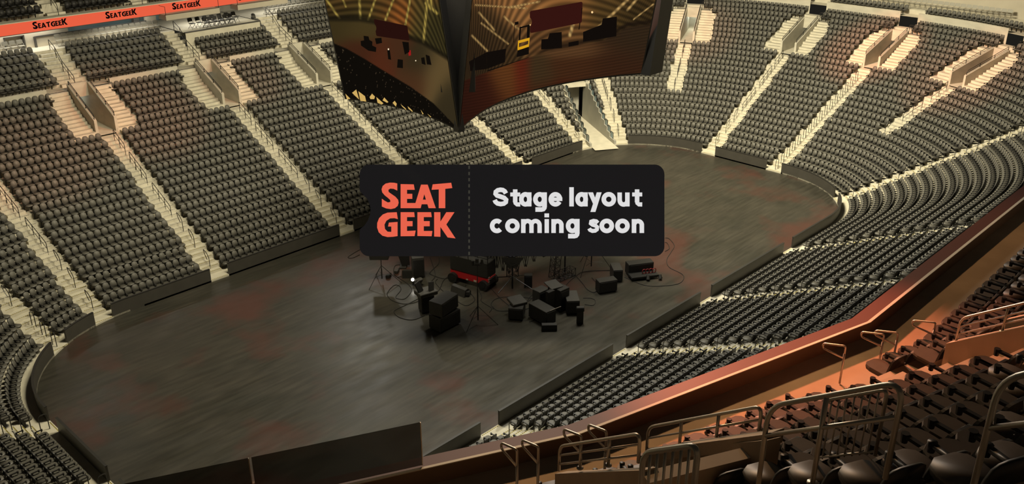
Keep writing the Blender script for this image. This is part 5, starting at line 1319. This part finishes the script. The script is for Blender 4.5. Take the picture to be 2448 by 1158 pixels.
redm = ramp(noise(.13, 5, (1, 1, 1), .4), [(.52, (0, 0, 0)), (.64, (1, 1, 1))])  # broad noise mask for reddish patches in the base colour
redc = nt.nodes.new('ShaderNodeRGB'); redc.outputs[0].default_value = (.060, .026, .019, 1)
c = mix(c, redc.outputs[0], redm.outputs['Color'])
scuffn = noise(9, 10, (.35, 2.2, 1), math.radians(-44), .7); scuff = ramp(scuffn, [(.66, (0, 0, 0)), (.74, (1, 1, 1))])
patch = ramp(noise(.45, 3, (1, 1, 1), 1.2), [(.55, (0, 0, 0)), (.68, (.8, .8, .8))])
sm_ = nt.nodes.new('ShaderNodeMix'); sm_.data_type = 'RGBA'; sm_.blend_type = 'MULTIPLY'; sm_.inputs['Factor'].default_value = 1.0
nt.links.new(scuff.outputs['Color'], sm_.inputs['A']); nt.links.new(patch.outputs['Color'], sm_.inputs['B'])
lt_ = nt.nodes.new('ShaderNodeRGB'); lt_.outputs[0].default_value = (.14, .125, .10, 1)
c = mix(c, lt_.outputs[0], sm_.outputs['Result'])
nt.links.new(c, b.inputs['Base Color'])
rr_ = ramp(noise(.7, 6, (.5, 1.6, 1), math.radians(-44)), [(.3, (.30, .30, .30)), (.7, (.46, .46, .46))]); nt.links.new(rr_.outputs['Color'], b.inputs['Roughness'])
b.inputs['Specular IOR Level'].default_value = .42
fl.data.materials.clear(); fl.data.materials.append(m); tag(fl, 'dark worn event floor with reddish patches', 'structure', kind='structure')
# ground under and behind the stands
mb = MB(); mb.box((0, 0, -.6), (150, 120, .4)); struct(mb, 'ground', 'darktrim', 'dark slab below the stands')
# ------------------------------------------------------------------ lamps
def area(name, loc, target, size, power, col, size_y=None, spread=180):
    l = bpy.data.lights.new(name, 'AREA'); l.energy = power; l.color = col; l.shape = 'RECTANGLE' if size_y else 'DISK'; l.size = size
    if size_y: l.size_y = size_y
    l.spread = math.radians(spread)
    o = bpy.data.objects.new(name, l); COL.objects.link(o); o.location = loc
    d = Vector(target)-Vector(loc); o.rotation_euler = d.to_track_quat('-Z', 'Y').to_euler(); return o
def spot(name, loc, target, ang, power, col, blend=.6, r=.3):
    l = bpy.data.lights.new(name, 'SPOT'); l.energy = power; l.color = col; l.spot_size = math.radians(ang); l.spot_blend = blend; l.shadow_soft_size = r
    o = bpy.data.objects.new(name, l); COL.objects.link(o); o.location = loc
    d = Vector(target)-Vector(loc); o.rotation_euler = d.to_track_quat('-Z', 'Y').to_euler(); return o
WARM = (1.0, .90, .64); RED = (1.0, .26, .12); AMB = (1.0, .55, .24); WHITE = (1.0, .96, .86)
K = .40
# rig lamps over the floor, aimed at the stands
area('rig_lamp', (-14, -4, 30), (-18, 24, 4), 5, 15000*K, WARM, 3)
area('rig_lamp', (3, -2, 30), (0, 26, 6), 5, 15000*K, WARM, 3)
area('rig_lamp', (14, 0, 30), (20, 24, 5), 5, 13000*K, WARM, 3)
area('rig_lamp', (14, -2, 30), (42, 2, 5), 6, 50000*K, WARM, 4)
area('rig_lamp', (12, -6, 30), (38, -16, 5), 5, 14000*K, WARM, 3)
area('rig_lamp', (-16, 2, 30), (-36, 4, 3), 5, 12000*K, WARM, 3)
area('rig_lamp', (2, -3, 30), (2, -20, 3), 7, 12000*K, WHITE, 3)
area('rig_lamp', (-10, -8, 30), (-12, -16, 2), 5, 6000*K, WHITE, 3)
# glow of the lamps mirrored in the floor
spot('beam_lamp', (12.7, 35.3, 26), (-13.9, -1.3, 0), 22, 9000*K, WHITE, .9, 1.2)
spot('beam_lamp', (2.1, 22.7, 26), (-19.4, -7.8, 0), 8, 1400*K, WHITE, .8, .5)
spot('beam_lamp', (-15, 42.5, 24), (-28.3, 2.5, 0), 8, 1200*K, WHITE, .8, .6)
# coral and red stage spots
spot('coral_spot', (10, 0, 28), (48, -3.5, 8), 15, 260000*K, RED, .8)
spot('coral_spot', (10, -4, 28), (45, -13.5, 8), 18, 150000*K, RED, .8)
spot('coral_spot', (10, 4, 28), (44, 14.5, 8), 15, 80000*K, RED, .8)
spot('coral_spot', (-8, 2, 28), (-12.5, 29, 8), 22, 60000*K, RED, .8)
spot('coral_spot', (-8, 2, 28), (-22, 27, 7), 20, 50000*K, RED, .8)
spot('coral_spot', (-4, 2, 28), (-2, 30, 9), 14, 40000*K, RED, .8)
spot('coral_spot', (0, 6, 28), (8, -19, 4), 40, 60000*K, RED, .8)
spot('coral_spot', (0, 0, 27), (20, -4, 0), 40, 50000*K, RED, .9)
# balcony lamps
spot('balcony_spot', (-18, -20, 27), (-26, -34.6, 17.5), 34, 90000*K, RED, .8)
spot('balcony_spot', (-24, -24, 28), (-31, -35, 18), 64, 14000*K, AMB, .8)
spot('balcony_spot', (-14, -24, 30), (-19, -35, 18), 56, 9000*K, AMB, .8)
# concourse lamps under the far deck
for x in (-16, -8, 0, 8):
    area('concourse_lamp', (x, 39.0, 13.75), (x, 39.0, 10), 5, 330*K, WHITE, 1.2)
for a in AI:
    if a.vom:
        c_ = a.atS(sf(24)+2.0 if a.kend == 23 else 21.6); l = bpy.data.lights.new('entrance_lamp', 'POINT'); l.energy = 26*K if a.name != 'far corner upper' else 120*K; l.color = (.92, 1.0, .92); l.shadow_soft_size = .3
        o = bpy.data.objects.new('entrance_lamp', l); COL.objects.link(o); o.location = (c_[0], c_[1], 8.6)
area('concourse_lamp', (L2+26, -6, 17), (L2+25, -6, 10), 16, 700*K, WARM, 2)
W = bpy.data.worlds.new('arena_air'); SC.world = W; W.use_nodes = True
W.node_tree.nodes['Background'].inputs[0].default_value = (.9, .85, .68, 1); W.node_tree.nodes['Background'].inputs[1].default_value = .015
vs = SC.view_settings; SC.display_settings.display_device = 'sRGB'; vs.view_transform = 'Standard'; vs.look = 'None'; vs.gamma = 1.0; vs.use_curve_mapping = False; vs.exposure = 0.0
SC.cycles.max_bounces = 5; SC.cycles.diffuse_bounces = 3; SC.cycles.glossy_bounces = 2; SC.cycles.transparent_max_bounces = 8; SC.cycles.sample_clamp_indirect = 4
SC.cycles.caustics_reflective = False; SC.cycles.caustics_refractive = False
